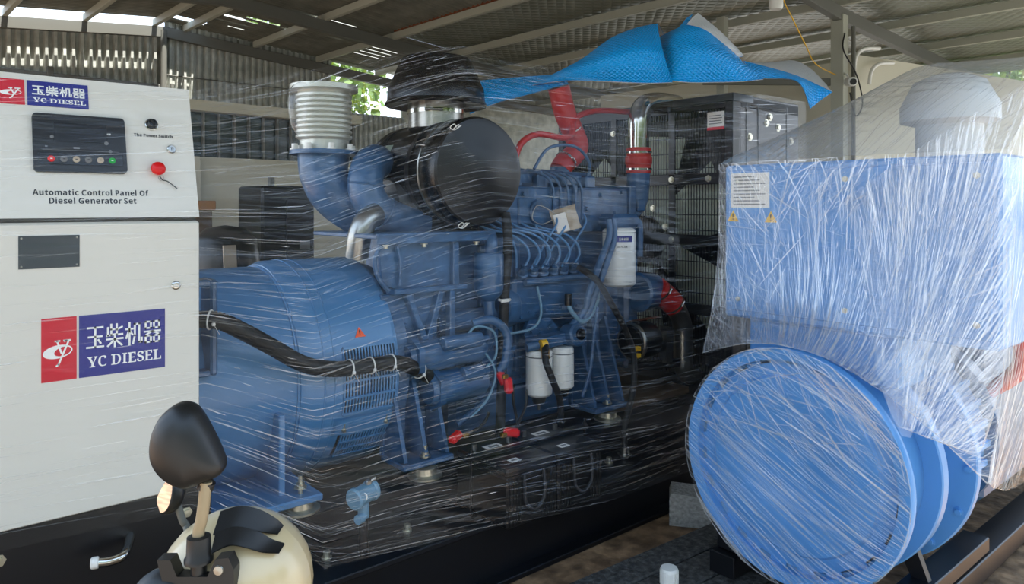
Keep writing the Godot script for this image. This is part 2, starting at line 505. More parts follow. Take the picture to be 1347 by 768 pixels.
	struct("trim_3", mb().bar(Vector3(7.6, 3.12, -5.2), Vector3(9.35, 3.52, -3.9), 0.16, 0.05), M.purlin_light, "pale sloping gutter strip behind the column", "gutter")
	struct("trim_4", mb().bar(Vector3(7.4, 3.05, -4.6), Vector3(8.2, 2.98, -3.36), 0.05, 0.08), M.beam_grey, "grey brace running to the column", "brace")
	# things on the column and under the roof
	var R := Basis(Vector3.UP, SHED)
	var w := thing("security_camera", "small white security camera fixed to the pale column", "camera", R * Vector3(8.1, 2.95, -3.2))
	part(w, "housing", mb().cyl(R * Vector3(8.16, 2.96, -3.24), R * Vector3(7.98, 2.93, -3.12), 0.05, 16, -1.0, 0.008), M.white_plastic)
	part(w, "lens", mb().cyl(R * Vector3(7.985, 2.93, -3.122), R * Vector3(7.97, 2.928, -3.113), 0.034, 14), M.glossy_black)
	part(w, "bracket", mb().hose([R * Vector3(8.13, 2.99, -3.22), R * Vector3(8.15, 3.05, -3.26), R * Vector3(8.19, 3.05, -3.3)], 0.012, 8), M.white_plastic)
	for k in 2:
		var o: Vector3 = [Vector3(8.36, 3.12, -3.26), Vector3(8.86, 3.02, -3.28)][k]
		solo("conduit_elbow", mb().hose([R * o, R * (o + Vector3(0.02, 0.16, 0.02)), R * (o + Vector3(0.14, 0.25, 0.06)), R * (o + Vector3(0.48, 0.30, 0.1))], 0.022, 8), M.white_plastic, ["white bent conduit pipe nearest the pale column", "white bent conduit pipe on the pale wall panel, farther right"][k], "pipe", "bent conduits")
	solo("hanging_wire", mb().hose([R * Vector3(6.5, 3.98, -3.27), R * Vector3(6.72, 3.62, -3.29), R * Vector3(7.0, 3.48, -3.33), R * Vector3(7.45, 3.27, -3.39), R * Vector3(7.7, 3.12, -3.4), R * Vector3(8.12, 3.05, -3.36)], 0.006, 6), M.yellow, "thin yellow wire hanging from the roof to the column", "wire")
	solo("slack_cable", mb().hose([R * Vector3(8.14, 3.5, -3.27), R * Vector3(8.05, 3.3, -3.25), R * Vector3(8.28, 3.05, -3.2), R * Vector3(8.45, 2.75, -3.2), R * Vector3(8.3, 2.6, -3.22), R * Vector3(8.2, 2.85, -3.24)], 0.008, 6), M.black_rubber, "thin dark cable looped round the pale column", "cable")
	var lamp := thing("hanging_lamp", "small white lamp hanging under the roof left of the column", "lamp", R * Vector3(6.0, 3.31, -3.0))
	part(lamp, "shade", mb().lathe([Vector2(0, 0), Vector2(0.05, 0.0), Vector2(0.06, 0.02), Vector2(0.062, 0.16), Vector2(0.03, 0.2), Vector2(0, 0.2)], R * Vector3(6.0, 3.31, -3.0), Vector3.UP, 18), M.white_plastic)
	part(lamp, "cord", mb().cyl(R * Vector3(6.0, 3.50, -3.0), R * Vector3(6.0, 4.05, -3.0), 0.006, 6), M.black_rubber)
	# cabin behind the set
	var cb := struct("wall_cabin", mb().span(Vector3(0.4, 0, -7.2), Vector3(4.3, 2.06, -7.0), 0.0).span(Vector3(0.4, 2.5, -7.2), Vector3(4.3, 2.6, -7.0), 0.0), M.cabin_white, "cream cabin wall with a window band behind the set", "wall")
	var wi := struct("window_1", mb().span(Vector3(0.4, 2.06, -7.16), Vector3(4.3, 2.5, -7.14), 0.0), M.window_teal, "dark green window band in the cream cabin wall", "window")
	for k in 26:
		part(wi, "mullion", mb().span(Vector3(0.5 + k * 0.15, 2.06, -7.14), Vector3(0.518 + k * 0.15, 2.5, -7.10), 0.0), M.beam_grey)
	part(cb, "pilaster", mb().span(Vector3(2.40, 0, -7.0), Vector3(2.52, 2.06, -6.94)), M.cabin_white)
	var ph := thing("wall_lamp", "small dark fitting hanging on the cream cabin wall", "fitting", R * Vector3(2.27, 1.76, -6.97))
	part(ph, "body", mb().lathe([Vector2(0, 0), Vector2(0.03, 0.01), Vector2(0.04, 0.06), Vector2(0.0, 0.08)], R * Vector3(2.27, 1.76, -6.96), Vector3.UP, 12), M.beam_grey)
	part(ph, "cord", mb().cyl(R * Vector3(2.27, 1.0, -6.98), R * Vector3(2.27, 1.76, -6.98), 0.006, 6), M.beam_grey)
	# things behind the set
	var o2 := R * Vector3(2.92, 0, -6.2)
	var sc := thing("black_cabinet", "tall black machine cabinet against the cream wall, behind the alternator", "cabinet", o2)
	part(sc, "body", mb().box(o2 + R * Vector3(0, 0.885, 0), Vector3(0.5, 1.77, 0.5), R, 0.02), M.black_plastic)
	part(sc, "door", mb().box(o2 + R * Vector3(0.10, 0.90, 0.255), Vector3(0.26, 1.5, 0.02), R), M.black_paint)
	part(sc, "notice", mb().box(o2 + R * Vector3(0.14, 1.25, 0.268), Vector3(0.10, 0.08, 0.004), R), M.print_grey, "pale grey notice")
	part(sc, "vent_stub", mb().cyl(o2 + R * Vector3(-0.05, 1.77, 0), o2 + R * Vector3(-0.05, 1.85, 0), 0.03, 12), M.beam_grey)
	var o3 := R * Vector3(2.02, 0, -5.1)
	var ch := thing("padded_seat", "dark rounded seat back with a small emblem, beside the control cabinet", "seat", o3)
	part(ch, "backrest", mb().lathe([Vector2(0, 0.78), Vector2(0.2, 0.8), Vector2(0.235, 0.95), Vector2(0.235, 1.2), Vector2(0.21, 1.36), Vector2(0.13, 1.44), Vector2(0, 1.46)], o3, Vector3.UP, 24), M.black_plastic)
	part(ch, "emblem", mb().box(o3 + R * Vector3(-0.06, 1.25, 0.235), Vector3(0.09, 0.16, 0.012), R * Basis(Vector3.RIGHT, -0.12)), M.tape, "pale emblem patch")
	part(ch, "pedestal", mb().cyl(o3, o3 + Vector3(0, 0.8, 0), 0.19, 20, 0.16), M.black_plastic)
	var o4 := R * Vector3(1.86, 0, -5.75)
	var cr := thing("wooden_crate", "tan wooden crate top showing just past the control cabinet's edge", "crate", o4)
	part(cr, "body", mb().box(o4 + R * Vector3(0, 0.78, 0), Vector3(0.5, 1.56, 0.36), R), M.brown_board)
	part(cr, "lid", mb().box(o4 + R * Vector3(0, 1.60, 0), Vector3(0.54, 0.07, 0.4), R), mat("tan_wood", Color(0.66, 0.46, 0.27), 0.7))

func tree(at: Vector3, h: float, spread: float, label: String, sd: int, leaves: int, leaf_size := 0.15) -> void:
	var rng := RandomNumberGenerator.new(); rng.seed = sd
	var t := thing("tree", label, "tree", at, "trees around the shed")
	var b := mb()
	b.hose([at, at + Vector3(0.08, h * 0.3, 0.05), at + Vector3(-0.05, h * 0.6, 0.0), at + Vector3(0.05, h * 0.85, 0.05)], [0.16, 0.15, 0.145, 0.14, 0.13, 0.12, 0.11, 0.10, 0.095, 0.09, 0.08, 0.07, 0.07, 0.06, 0.06, 0.05, 0.05, 0.04, 0.04], 8)
	part(t, "trunk", b, M.bark)
	var mm := MultiMesh.new()
	mm.transform_format = MultiMesh.TRANSFORM_3D
	var lf := mb()
	lf.tri(Vector3(0, 0, 0), Vector3(0.5, 0.12, 0.5), Vector3(0, 0, 1), Vector3.UP, Vector3.UP, Vector3.UP)
	lf.tri(Vector3(0, 0, 0), Vector3(0, 0, 1), Vector3(-0.5, 0.12, 0.5), Vector3.UP, Vector3.UP, Vector3.UP)
	mm.mesh = lf.mesh()
	mm.mesh.surface_set_material(0, M.leaf)
	mm.instance_count = leaves
	for i in leaves:
		var d := Vector3(rng.randfn(), rng.randfn() * 0.8, rng.randfn()).normalized() * pow(rng.randf(), 0.4)
		var p := Vector3(d.x * spread, h * 0.62 + d.y * h * 0.4, d.z * spread)
		p += Vector3(sin(p.y * 3.0 + p.z * 2.0), 0, cos(p.x * 3.0 + p.y * 2.0)) * 0.2
		var s := rng.randf_range(0.66, 1.34) * leaf_size
		mm.set_instance_transform(i, Transform3D(Basis.from_euler(Vector3(rng.randf() * TAU, rng.randf() * TAU, rng.randf() * TAU)).scaled(Vector3.ONE * s), p))
	var mi := MultiMeshInstance3D.new()
	mi.name = "foliage"; mi.multimesh = mm
	t.add_child(mi)
	stuff(mi)

func skid() -> void:
	var t := thing("skid_base", "long black steel skid under the wrapped generator set", "skid", Vector3(2.2, 0, -3.2))
	for z in [-2.41, -3.99]:
		part(t, "side_rail", mb().span(Vector3(-0.5, 0.02, z - 0.012), Vector3(4.9, 0.27, z + 0.012)).span(Vector3(-0.5, 0, z - 0.075), Vector3(4.9, 0.025, z + 0.075)).span(Vector3(-0.5, 0.262, z - 0.075), Vector3(4.9, 0.285, z + 0.075)), M.black_paint)
	part(t, "deck", mb().span(Vector3(-0.5, 0.24, -3.93), Vector3(4.9, 0.283, -2.47)), M.black_paint)
	part(t, "tank", mb().span(Vector3(-0.3, 0.05, -3.8), Vector3(4.7, 0.238, -2.6)), M.black_paint)
	for z in [-2.68, -3.72]:
		part(t, "bearer", mb().span(Vector3(0.5, 0.283, z - 0.075), Vector3(4.7, 0.415, z + 0.075)), M.black_paint)
	part(t, "floor_board", mb().span(Vector3(3.06, 0.416, -3.6), Vector3(3.78, 0.46, -2.76)), M.brown_board, "brown board beside the engine foot")
	for x in [0.9, 1.2, 1.55, 2.75, 3.5]:
		part(t, "bolt", mb().bolt(Vector3(x, 0.283, -2.5), Vector3.UP, 0.014, 0.03), M.zinc)
	var v := thing("drain_valve", "chrome bent drain pipe under the control cabinet", "valve", Vector3(0.46, 0.56, -2.42))
	part(v, "pipe", mb().hose([Vector3(0.43, 0.553, -2.40), Vector3(0.465, 0.552, -2.388), Vector3(0.50, 0.558, -2.395), Vector3(0.535, 0.572, -2.48)], 0.014, 10), M.chrome)
	part(v, "cap", mb().cyl(Vector3(0.413, 0.553, -2.405), Vector3(0.435, 0.553, -2.399), 0.017, 14, -1.0, 0.004), M.white_plastic)
	# bolt-on stand below the cabinet
	var s := thing("cabinet_stand", "black sheet metal stand carrying the white control cabinet", "stand", Vector3(0.3, 0.285, -2.7))
	part(s, "front_panel", mb().span(Vector3(-0.1, 0.286, -2.50), Vector3(0.78, 0.683, -2.48)), M.black_paint)
	part(s, "side_panel", mb().span(Vector3(0.76, 0.286, -2.86), Vector3(0.78, 0.683, -2.50)), M.black_paint)
	part(s, "side_panel", mb().span(Vector3(-0.1, 0.286, -2.86), Vector3(-0.08, 0.683, -2.50)), M.black_paint)
	for p in [Vector3(0.70, 0.60, -2.48), Vector3(0.70, 0.42, -2.48), Vector3(0.2, 0.6, -2.48)]:
		part(s, "bolt", mb().bolt(p, Vector3.BACK, 0.012, 0.012), M.zinc)

func strokes(b: MB, ch: Array, o: Vector3, ex: Vector3, ey: Vector3, wd: float, ez: Vector3) -> void:
	for s in ch:
		var a: Vector3 = o + ex * s[0] + ey * s[1]
		var c: Vector3 = o + ex * s[2] + ey * s[3]
		var d := (c - a).normalized()
		b.bar(a - d * wd * 0.5, c + d * wd * 0.5, 0.0008, wd, d.cross(ez).normalized(), 0.0)

func characters() -> Array:
	var yu := [[0.06, 0.93, 0.94, 0.93], [0.12, 0.52, 0.88, 0.52], [0.02, 0.06, 0.98, 0.06], [0.5, 0.93, 0.5, 0.06], [0.70, 0.36, 0.82, 0.22]]
	var chai := [[0.28, 1.0, 0.28, 0.52], [0.28, 0.78, 0.46, 0.78], [0.08, 0.86, 0.08, 0.52], [0.02, 0.5, 0.5, 0.55], [0.62, 1.0, 0.62, 0.55], [0.64, 0.76, 0.94, 0.86], [0.62, 0.53, 0.96, 0.53], [0.02, 0.34, 0.98, 0.34], [0.5, 0.46, 0.5, 0.0], [0.46, 0.30, 0.08, 0.04], [0.54, 0.30, 0.92, 0.04]]
	var ji := [[0.0, 0.72, 0.42, 0.72], [0.22, 1.0, 0.22, 0.0], [0.19, 0.66, 0.02, 0.32], [0.25, 0.64, 0.40, 0.46], [0.56, 0.93, 0.56, 0.4], [0.56, 0.4, 0.45, 0.04], [0.56, 0.93, 0.84, 0.93], [0.84, 0.93, 0.84, 0.08], [0.84, 0.07, 1.0, 0.07], [1.0, 0.07, 1.0, 0.26]]
	var qi := [[0.0, 0.52, 1.0, 0.52], [0.5, 0.52, 0.12, 0.38], [0.5, 0.52, 0.88, 0.38]]
	for k in [[0.06, 0.68], [0.6, 0.68], [0.06, 0.02], [0.6, 0.02]]:
		qi.append_array([[k[0], k[1], k[0] + 0.34, k[1]], [k[0], k[1] + 0.3, k[0] + 0.34, k[1] + 0.3], [k[0], k[1], k[0], k[1] + 0.3], [k[0] + 0.34, k[1], k[0] + 0.34, k[1] + 0.3]])
	return [yu, chai, ji, qi]

func logo(parent: Node3D, o: Vector3, B: Basis, wr: float, gap: float, wbl: float, h: float) -> void:
	# red emblem plate and blue plate with the maker's name; o: lower left corner
	var ez := B.z
	var red := part(parent, "emblem_plate", mb().box(o + B * Vector3(wr / 2, h / 2, 0.0006), Vector3(wr, h, 0.0012), B, 0.0), M.logo_red, "red plate with white emblem")
	var e := mb()
	var c := o + B * Vector3(wr * 0.46, h * 0.46, 0.0014)
	var N := 40
	for k in N:
		var a0 := TAU * k / N
		var a1 := TAU * (k + 1) / N
		var q := []
		for a in [a0, a1]:
			q.append(c + B.x * cos(a) * wr * 0.42 + B.y * (sin(a) * h * 0.105 + cos(a) * h * 0.02))
			q.append(c + B.x * (wr * 0.14 + cos(a) * wr * 0.24) + B.y * (sin(a) * h * 0.07 + cos(a) * h * 0.02))
		e.quad(q[0], q[2], q[3], q[1], ez)
	strokes(e, [[-0.02, 0.17, 0.10, -0.02], [0.24, 0.17, 0.20, 0.16], [0.30, 0.15, 0.02, -0.20], [0.02, -0.20, -0.03, -0.22], [-0.06, 0.17, 0.04, 0.17], [0.18, 0.17, 0.34, 0.17]], c + ez * 0.0006, B.x * wr, B.y * h, wr * 0.055, ez)
	part(red, "emblem", e, M.print_white)
	var bo := o + B * Vector3(wr + gap, 0, 0)
	var blue := part(parent, "name_plate", mb().box(bo + B * Vector3(wbl / 2, h / 2, 0.0006), Vector3(wbl, h, 0.0012), B, 0.0), M.logo_blue, "blue plate with white lettering")
	var cw := wbl * 0.185
	var i := 0
	for ch in characters():
		var m := mb()
		strokes(m, ch, bo + B * Vector3(wbl * (0.085 + 0.222 * i), h * 0.45, 0.0016), B.x * cw, B.y * h * 0.36, cw * 0.125, ez)
		part(blue, "character", m, M.print_white)
		i += 1
	letters(blue, "lettering", "YC DIESEL", bo + B * Vector3(wbl * 0.52, h * 0.235, 0.0016), B, h * 0.17, wbl * 0.86, M.print_white, true)

func cabinet() -> void:
	var t := thing("control_cabinet", "off-white control cabinet with red and blue maker's plates, at the left", "cabinet", Vector3(0.33, 0.685, -2.65))
	var x0 := -0.09
	var x1 := 0.731
	part(t, "body", mb().span(Vector3(x0, 0.685, -2.86), Vector3(x1, 1.55, -2.462)), M.panel_white)
	var door := part(t, "door", mb().span(Vector3(x0, 0.690, -2.462), Vector3(x1, 1.546, -2.45), 0.003), M.panel_white)
	part(t, "groove_shade_strip", mb().span(Vector3(x0, 1.545, -2.86), Vector3(x1 - 0.004, 1.565, -2.475), 0.0), M.groove_shade)  # shade of the overhang is put into the colour of this strip
	var up := part(t, "console", mb().prism([Vector2(-2.45, 1.563), Vector2(-2.567, 1.990), Vector2(-2.86, 1.990), Vector2(-2.86, 1.563)], Vector3(x0, 0, 0), Vector3(0, 0, 1), Vector3(0, 1, 0), Vector3(x1 - x0, 0, 0)), M.panel_white)
	var B := Basis(Vector3.RIGHT, Vector3(0, 0.9648, -0.263), Vector3(0, 0.263, 0.9648))
	var P := func(x: float, h: float, d := 0.0) -> Vector3: return Vector3(x, 1.563, -2.45) + B.y * h + B.z * d
	logo(up, P.call(0.205, 0.344, 0.0), B, 0.063, 0.006, 0.158, 0.079)
	# controller
	var cm := mb()
	var poly := []
	for k in 4:
		for j in 5:
			var a := PI / 2 * k + PI / 2 * j / 4
			var cc: Vector2 = [Vector2(0.110, 0.078), Vector2(-0.110, 0.078), Vector2(-0.110, -0.078), Vector2(0.110, -0.078)][k]
			poly.append(cc + Vector2(cos(a), sin(a)) * 0.012)
	cm.prism(poly, P.call(0.4045, 0.228), B.x, B.y, B.z * 0.012)
	var ctrl := part(t, "controller", cm, M.black_plastic, "black controller face")
	part(ctrl, "display", mb().box(P.call(0.405, 0.262, 0.0125), Vector3(0.14, 0.06, 0.002), B), M.screen_dark)
	part(ctrl, "button_strip", mb().box(P.call(0.405, 0.178, 0.0125), Vector3(0.222, 0.034, 0.002), B), M.screen_dark)
	part(ctrl, "indicator", mb().box(P.call(0.405, 0.205, 0.0125), Vector3(0.20, 0.0012, 0.001), B, 0.0).box(P.call(0.392, 0.213, 0.0125), Vector3(0.016, 0.006, 0.001), B, 0.0).box(P.call(0.315, 0.215, 0.0125), Vector3(0.006, 0.004, 0.001), B, 0.0), M.print_grey)
	for k in 6:
		var bt := part(ctrl, "button", mb().lathe([Vector2(0.0095, 0), Vector2(0.0095, 0.003), Vector2(0.008, 0.004), Vector2(0, 0.004)], P.call(0.326 + 0.0318 * k, 0.176, 0.013), B.z, 16), [M.red_plastic, M.print_grey, M.tape, M.print_grey, M.tape, M.green_plastic][k])
		part(bt, "symbol", mb().box(P.call(0.326 + 0.0318 * k, 0.176, 0.0172), Vector3(0.006, 0.0025, 0.0006), B, 0.0), M.print_white if k in [0, 5] else M.print_black)
	for p in [[0.330, 0.245, 0.005], [0.472, 0.232, 0.006], [0.482, 0.206, 0.005]]:
		part(ctrl, "status_light", mb().lathe([Vector2(p[2], 0), Vector2(p[2], 0.001), Vector2(0, 0.0015)], P.call(p[0], p[1], 0.0125), B.z, 12), M.print_grey)
	letters(ctrl, "maker_mark", "DSE", P.call(0.478, 0.262, 0.0128), B, 0.005, 0.015, M.print_white, false)
	letters(up, "lettering", "Automatic Control Panel Of", P.call(0.431, 0.078, 0.0004), B, 0.019, 0.306, M.print_black)
	letters(up, "lettering", "Diesel Generator Set", P.call(0.433, 0.053, 0.0004), B, 0.019, 0.23, M.print_black)
	letters(up, "lettering", "The Power Switch", P.call(0.611, 0.271, 0.0004), B, 0.011, 0.115, M.print_black)
	# switches
	var sw := part(t, "power_switch", mb().lathe([Vector2(0.018, 0), Vector2(0.018, 0.004), Vector2(0.013, 0.006), Vector2(0.012, 0.022), Vector2(0.0, 0.023)], P.call(0.607, 0.308), B.z, 24), M.glossy_black)
	part(sw, "bezel", mb().ring(P.call(0.607, 0.308, 0.002), B.z, 0.0175, 0.003, 24), M.chrome)
	part(sw, "grip", mb().box(P.call(0.607, 0.308, 0.02), Vector3(0.007, 0.022, 0.012), B * Basis(Vector3.BACK, 0.5)), M.glossy_black)
	var lk := part(t, "key_lock", mb().lathe([Vector2(0.014, 0), Vector2(0.014, 0.006), Vector2(0.011, 0.009), Vector2(0.006, 0.009), Vector2(0.005, 0.006), Vector2(0, 0.006)], P.call(0.661, 0.226), B.z, 20), M.chrome)
	part(lk, "painted_key_slot", mb().box(P.call(0.661, 0.226, 0.0066), Vector3(0.002, 0.007, 0.001), B, 0.0), M.black_plastic)  # black sliver paints the darkness of the keyway, no opening behind it
	var es := part(t, "emergency_stop", mb().lathe([Vector2(0.014, 0), Vector2(0.014, 0.014), Vector2(0.021, 0.016), Vector2(0.022, 0.022), Vector2(0.018, 0.030), Vector2(0.009, 0.034), Vector2(0, 0.035)], P.call(0.613, 0.154), B.z, 28), M.red_plastic, "red emergency stop button")
	part(es, "key_tag", mb().hose([P.call(0.617, 0.132, 0.012), P.call(0.625, 0.118, 0.014), P.call(0.640, 0.114, 0.012), P.call(0.668, 0.092, 0.008)], 0.0018, 6), M.black_plastic)
	part(es, "key_ring", mb().ring(P.call(0.622, 0.126, 0.01), B.z, 0.008, 0.001, 16, 5), M.steel)
	# door fittings
	var I := Basis.IDENTITY
	var pl := part(door, "rating_plate", mb().box(Vector3(0.3175, 1.466, -2.449), Vector3(0.150, 0.094, 0.002), I), M.plate_grey, "dark metal rating plate")
	for sx in [-1, 1]:
		for sy in [-1, 1]:
			part(pl, "rivet", mb().lathe([Vector2(0.003, 0), Vector2(0.002, 0.0015), Vector2(0, 0.002)], Vector3(0.3175 + sx * 0.068, 1.466 + sy * 0.040, -2.448), Vector3.BACK, 8), M.steel)
	part(door, "door_lock", mb().lathe([Vector2(0.014, 0), Vector2(0.014, 0.004), Vector2(0.010, 0.007), Vector2(0.006, 0.007), Vector2(0.005, 0.004), Vector2(0, 0.004)], Vector3(0.659, 1.345, -2.45), Vector3.BACK, 20), M.chrome)
	logo(door, Vector3(0.297, 1.090, -2.45), I, 0.088, 0.006, 0.236, 0.184)

func curved(b: MB, xa: float, xb: float, R: float, a0: float, a1: float, cy: float, cz: float, seg := 3) -> void:
	# a strip of a cylinder about the x axis, angle measured from +z upwards
	for k in seg:
		var p := a0 + (a1 - a0) * k / seg
		var q := a0 + (a1 - a0) * (k + 1) / seg
		var n0 := Vector3(0, sin(p), cos(p))
		var n1 := Vector3(0, sin(q), cos(q))
		var o := Vector3(0, cy, cz)
		b.tri(o + n0 * R + Vector3(xa, 0, 0), o + n0 * R + Vector3(xb, 0, 0), o + n1 * R + Vector3(xb, 0, 0), n0, n0, n1)
		b.tri(o + n0 * R + Vector3(xa, 0, 0), o + n1 * R + Vector3(xb, 0, 0), o + n1 * R + Vector3(xa, 0, 0), n0, n1, n1)

func mount(parent: Node3D, at: Vector3) -> void:
	# rubber vibration mount: pale dished cup, stud and nut
	var m := part(parent, "vibration_mount", mb().lathe([Vector2(0.075, -0.02), Vector2(0.075, -0.012), Vector2(0.052, -0.004), Vector2(0.05, 0.022), Vector2(0.03, 0.028), Vector2(0, 0.028)], at, Vector3.UP, 24), M.zinc, "pale zinc vibration mount")
	part(m, "stud", mb().cyl(at + Vector3(0, 0.02, 0), at + Vector3(0, 0.115, 0), 0.010, 10), M.zinc)
	part(m, "nut", mb().bolt(at + Vector3(0, 0.066, 0), Vector3.UP, 0.018, 0.02), M.zinc)

func warning(parent: Node3D, c: Vector3, B: Basis, s: float, m: Material) -> void:
	var w := part(parent, "warning_sticker", mb().prism([Vector2(-0.5, -0.43), Vector2(0.5, -0.43), Vector2(0, 0.43)], c, B.x * s, B.y * s, B.z * 0.0012), m, "small triangular warning sticker")
	part(w, "symbol", mb().prism([Vector2(-0.06, 0.18), Vector2(0.06, 0.18), Vector2(0.035, -0.14), Vector2(-0.035, -0.14)], c + B.z * 0.0012, B.x * s, B.y * s, B.z * 0.0006).box(c + B * Vector3(0, -0.26 * s, 0.0015), Vector3(0.09 * s, 0.08 * s, 0.0008), B, 0.0), M.print_black)

func alternator() -> void:
	var cy := 0.87
	var cz := -3.2
	var X := Vector3.RIGHT
	var t := thing("alternator", "large round blue alternator behind the control cabinet", "alternator", Vector3(1.05, 0.42, cz))
	var o := Vector3(0, cy, cz)
	part(t, "frame", mb().lathe([Vector2(0, 0.42), Vector2(0.36, 0.42), Vector2(0.452, 0.47), Vector2(0.457, 1.18), Vector2(0.452, 1.2)], o, X, 72), M.alternator_blue)
	# the barrel is a shell with two real openings; the stator core shows through them
	var eb := mb().lathe([Vector2(0.452, 1.2), Vector2(0.466, 1.205), Vector2(0.480, 1.235), Vector2(0.480, 1.385)], o, X, 72)
	eb.lathe([Vector2(0.480, 1.628), Vector2(0.480, 1.632), Vector2(0.474, 1.649), Vector2(0.30, 1.649)], o, X, 72)
	for w in [[0.285, TAU - 0.80, 60], [-0.50, -0.29, 4]]:
		curved(eb, 1.385, 1.628, 0.480, w[0], w[1], cy, cz, w[2])
		curved(eb, 1.385, 1.628, 0.472, w[0], w[1], cy, cz, w[2])
	part(t, "end_barrel", eb, M.alternator_blue)
	part(t, "stator_core", mb().lathe([Vector2(0.1, 1.24), Vector2(0.40, 1.25), Vector2(0.41, 1.27), Vector2(0.41, 1.50), Vector2(0.36, 1.60), Vector2(0.1, 1.62)], o, X, 48), M.winding_brown)
	part(t, "weld_seam", mb().ring(o + X * 1.30, X, 0.480, 0.004, 72, 6).ring(o + X * 1.345, X, 0.480, 0.003, 72, 6).ring(o + X * 1.20, X, 0.456, 0.006, 72, 6), M.alternator_blue)
	part(t, "cable_box", mb().span(Vector3(0.74, 0.98, -2.82), Vector3(0.752, 1.33, -2.70)).span(Vector3(0.845, 0.98, -2.82), Vector3(0.872, 1.33, -2.70), 0.008).span(Vector3(0.752, 1.305, -2.82), Vector3(0.845, 1.33, -2.70)).span(Vector3(0.752, 0.98, -2.82), Vector3(0.845, 1.0, -2.70)), M.engine_blue)
	# louvred air outlet: dark opening, blue slats
	for w in [[0.285, -0.29, 1.385, 1.628, 4, "upper"], [-0.50, -0.80, 1.40, 1.628, 3, "lower"]]:
		var na := Vector3(0, sin(w[0]), cos(w[0]))
		var p := part(t, "louvre_frame", mb().bar(o + na * 0.484 + X * w[2], o + na * 0.484 + X * w[3], 0.012, 0.010, na, 0.0), M.alternator_blue)
		var sl := mb()
		for k in 18:
			var x: float = w[2] + (w[3] - w[2]) * k / 17.0
			for j in 10:
				var a0: float = w[1] + (w[0] - w[1]) * j / 10.0
				var a1: float = w[1] + (w[0] - w[1]) * (j + 1) / 10.0
				var n0 := Vector3(0, sin(a0), cos(a0)); var n1 := Vector3(0, sin(a1), cos(a1))
				sl.bar(o + n0 * 0.4835 + X * x, o + n1 * 0.4835 + X * x, 0.007, 0.006, (n0 + n1) * 0.5, 0.0)
		stuff(part(p, "louvre_slats", sl, M.alternator_blue))
		for k in w[4] + 1:
			var a: float = w[1] + (w[0] - w[1]) * k / w[4]
			var nn := Vector3(0, sin(a), cos(a))
			part(p, "louvre_band", mb().bar(o + nn * 0.484 + X * w[2], o + nn * 0.484 + X * w[3], 0.010, 0.008, nn, 0.0), M.alternator_blue)
	var cov := mb()
	curved(cov, 1.36, 1.645, 0.489, -0.49, -0.33, cy, cz, 6)
	part(t, "louvre_cover", cov, M.alternator_blue)
	for x in [1.40, 1.60]:
		var nn := Vector3(0, sin(-0.44), cos(-0.44))
		part(t, "cover_screw", mb().bolt(o + nn * 0.489 + X * x, nn, 0.007, 0.012).cyl(o + nn * 0.489 + X * x, o + nn * 0.489 + X * x + Vector3(0, 0.03, 0.01), 0.004, 8), M.zinc)
	var nw := Vector3(0, sin(0.41), cos(0.41))
	warning(t, o + nw * 0.482 + X * 1.474, Basis(X, nw.cross(X), nw), 0.05, M.orange)
	# foot
	part(t, "foot_web", mb().span(Vector3(1.10, 0.475, -3.0), Vector3(1.125, 0.79, -2.70)), M.alternator_blue)
	part(t, "foot_web", mb().span(Vector3(0.80, 0.475, -3.0), Vector3(0.825, 0.79, -2.70)), M.alternator_blue)
	part(t, "foot_rail", mb().span(Vector3(0.5, 0.452, -3.0), Vector3(1.245, 0.480, -2.62), 0.006), M.alternator_blue)
	part(t, "foot_rail", mb().span(Vector3(0.5, 0.452, -3.75), Vector3(1.245, 0.480, -3.4), 0.006), M.alternator_blue)
	mount(t, Vector3(1.175, 0.435, -2.675))
	mount(t, Vector3(0.6, 0.435, -2.675))
	# corrugated cable conduit slung along the barrel
	var c := thing("cable_conduit", "thick black ribbed conduit slung across the blue alternator", "conduit", Vector3(1.3, 0.93, -2.66))
	var pts := [Vector3(0.78, 1.19, -2.72), Vector3(0.86, 1.185, -2.66), Vector3(0.95, 1.135, -2.65), Vector3(1.05, 1.07, -2.65), Vector3(1.18, 0.985, -2.655), Vector3(1.31, 0.945, -2.665), Vector3(1.446, 0.935, -2.67), Vector3(1.59, 0.93, -2.68), Vector3(1.70, 0.89, -2.70), Vector3(1.82, 0.82, -2.74), Vector3(1.95, 0.75, -2.84)]
	var path := MB.spline(pts, 26)
	var rr := []
	for k in path.size(): rr.append(0.0285 if k % 3 == 0 else (0.0325 if k % 3 == 1 else 0.0315))
	part(c, "sleeve", mb().tube(path, rr, 16), M.black_rubber)
	for f in [0.075, 0.555, 0.625, 0.695, 0.84]:
		var k := int(f * (path.size() - 1))
		var d: Vector3 = (path[k + 1] - path[k - 1]).normalized()
		var z := part(c, "cable_tie", mb().ring(path[k], d, 0.034, 0.0032, 20, 6), M.white_plastic, "white cable tie")
		part(z, "tie_head", mb().box(path[k] + Vector3(0.0, -0.012, 0.036), Vector3(0.012, 0.012, 0.01)).bar(path[k] + Vector3(0.0, -0.012, 0.036), path[k] + Vector3(0.02, -0.05, 0.04), 0.004, 0.0015), M.white_plastic)

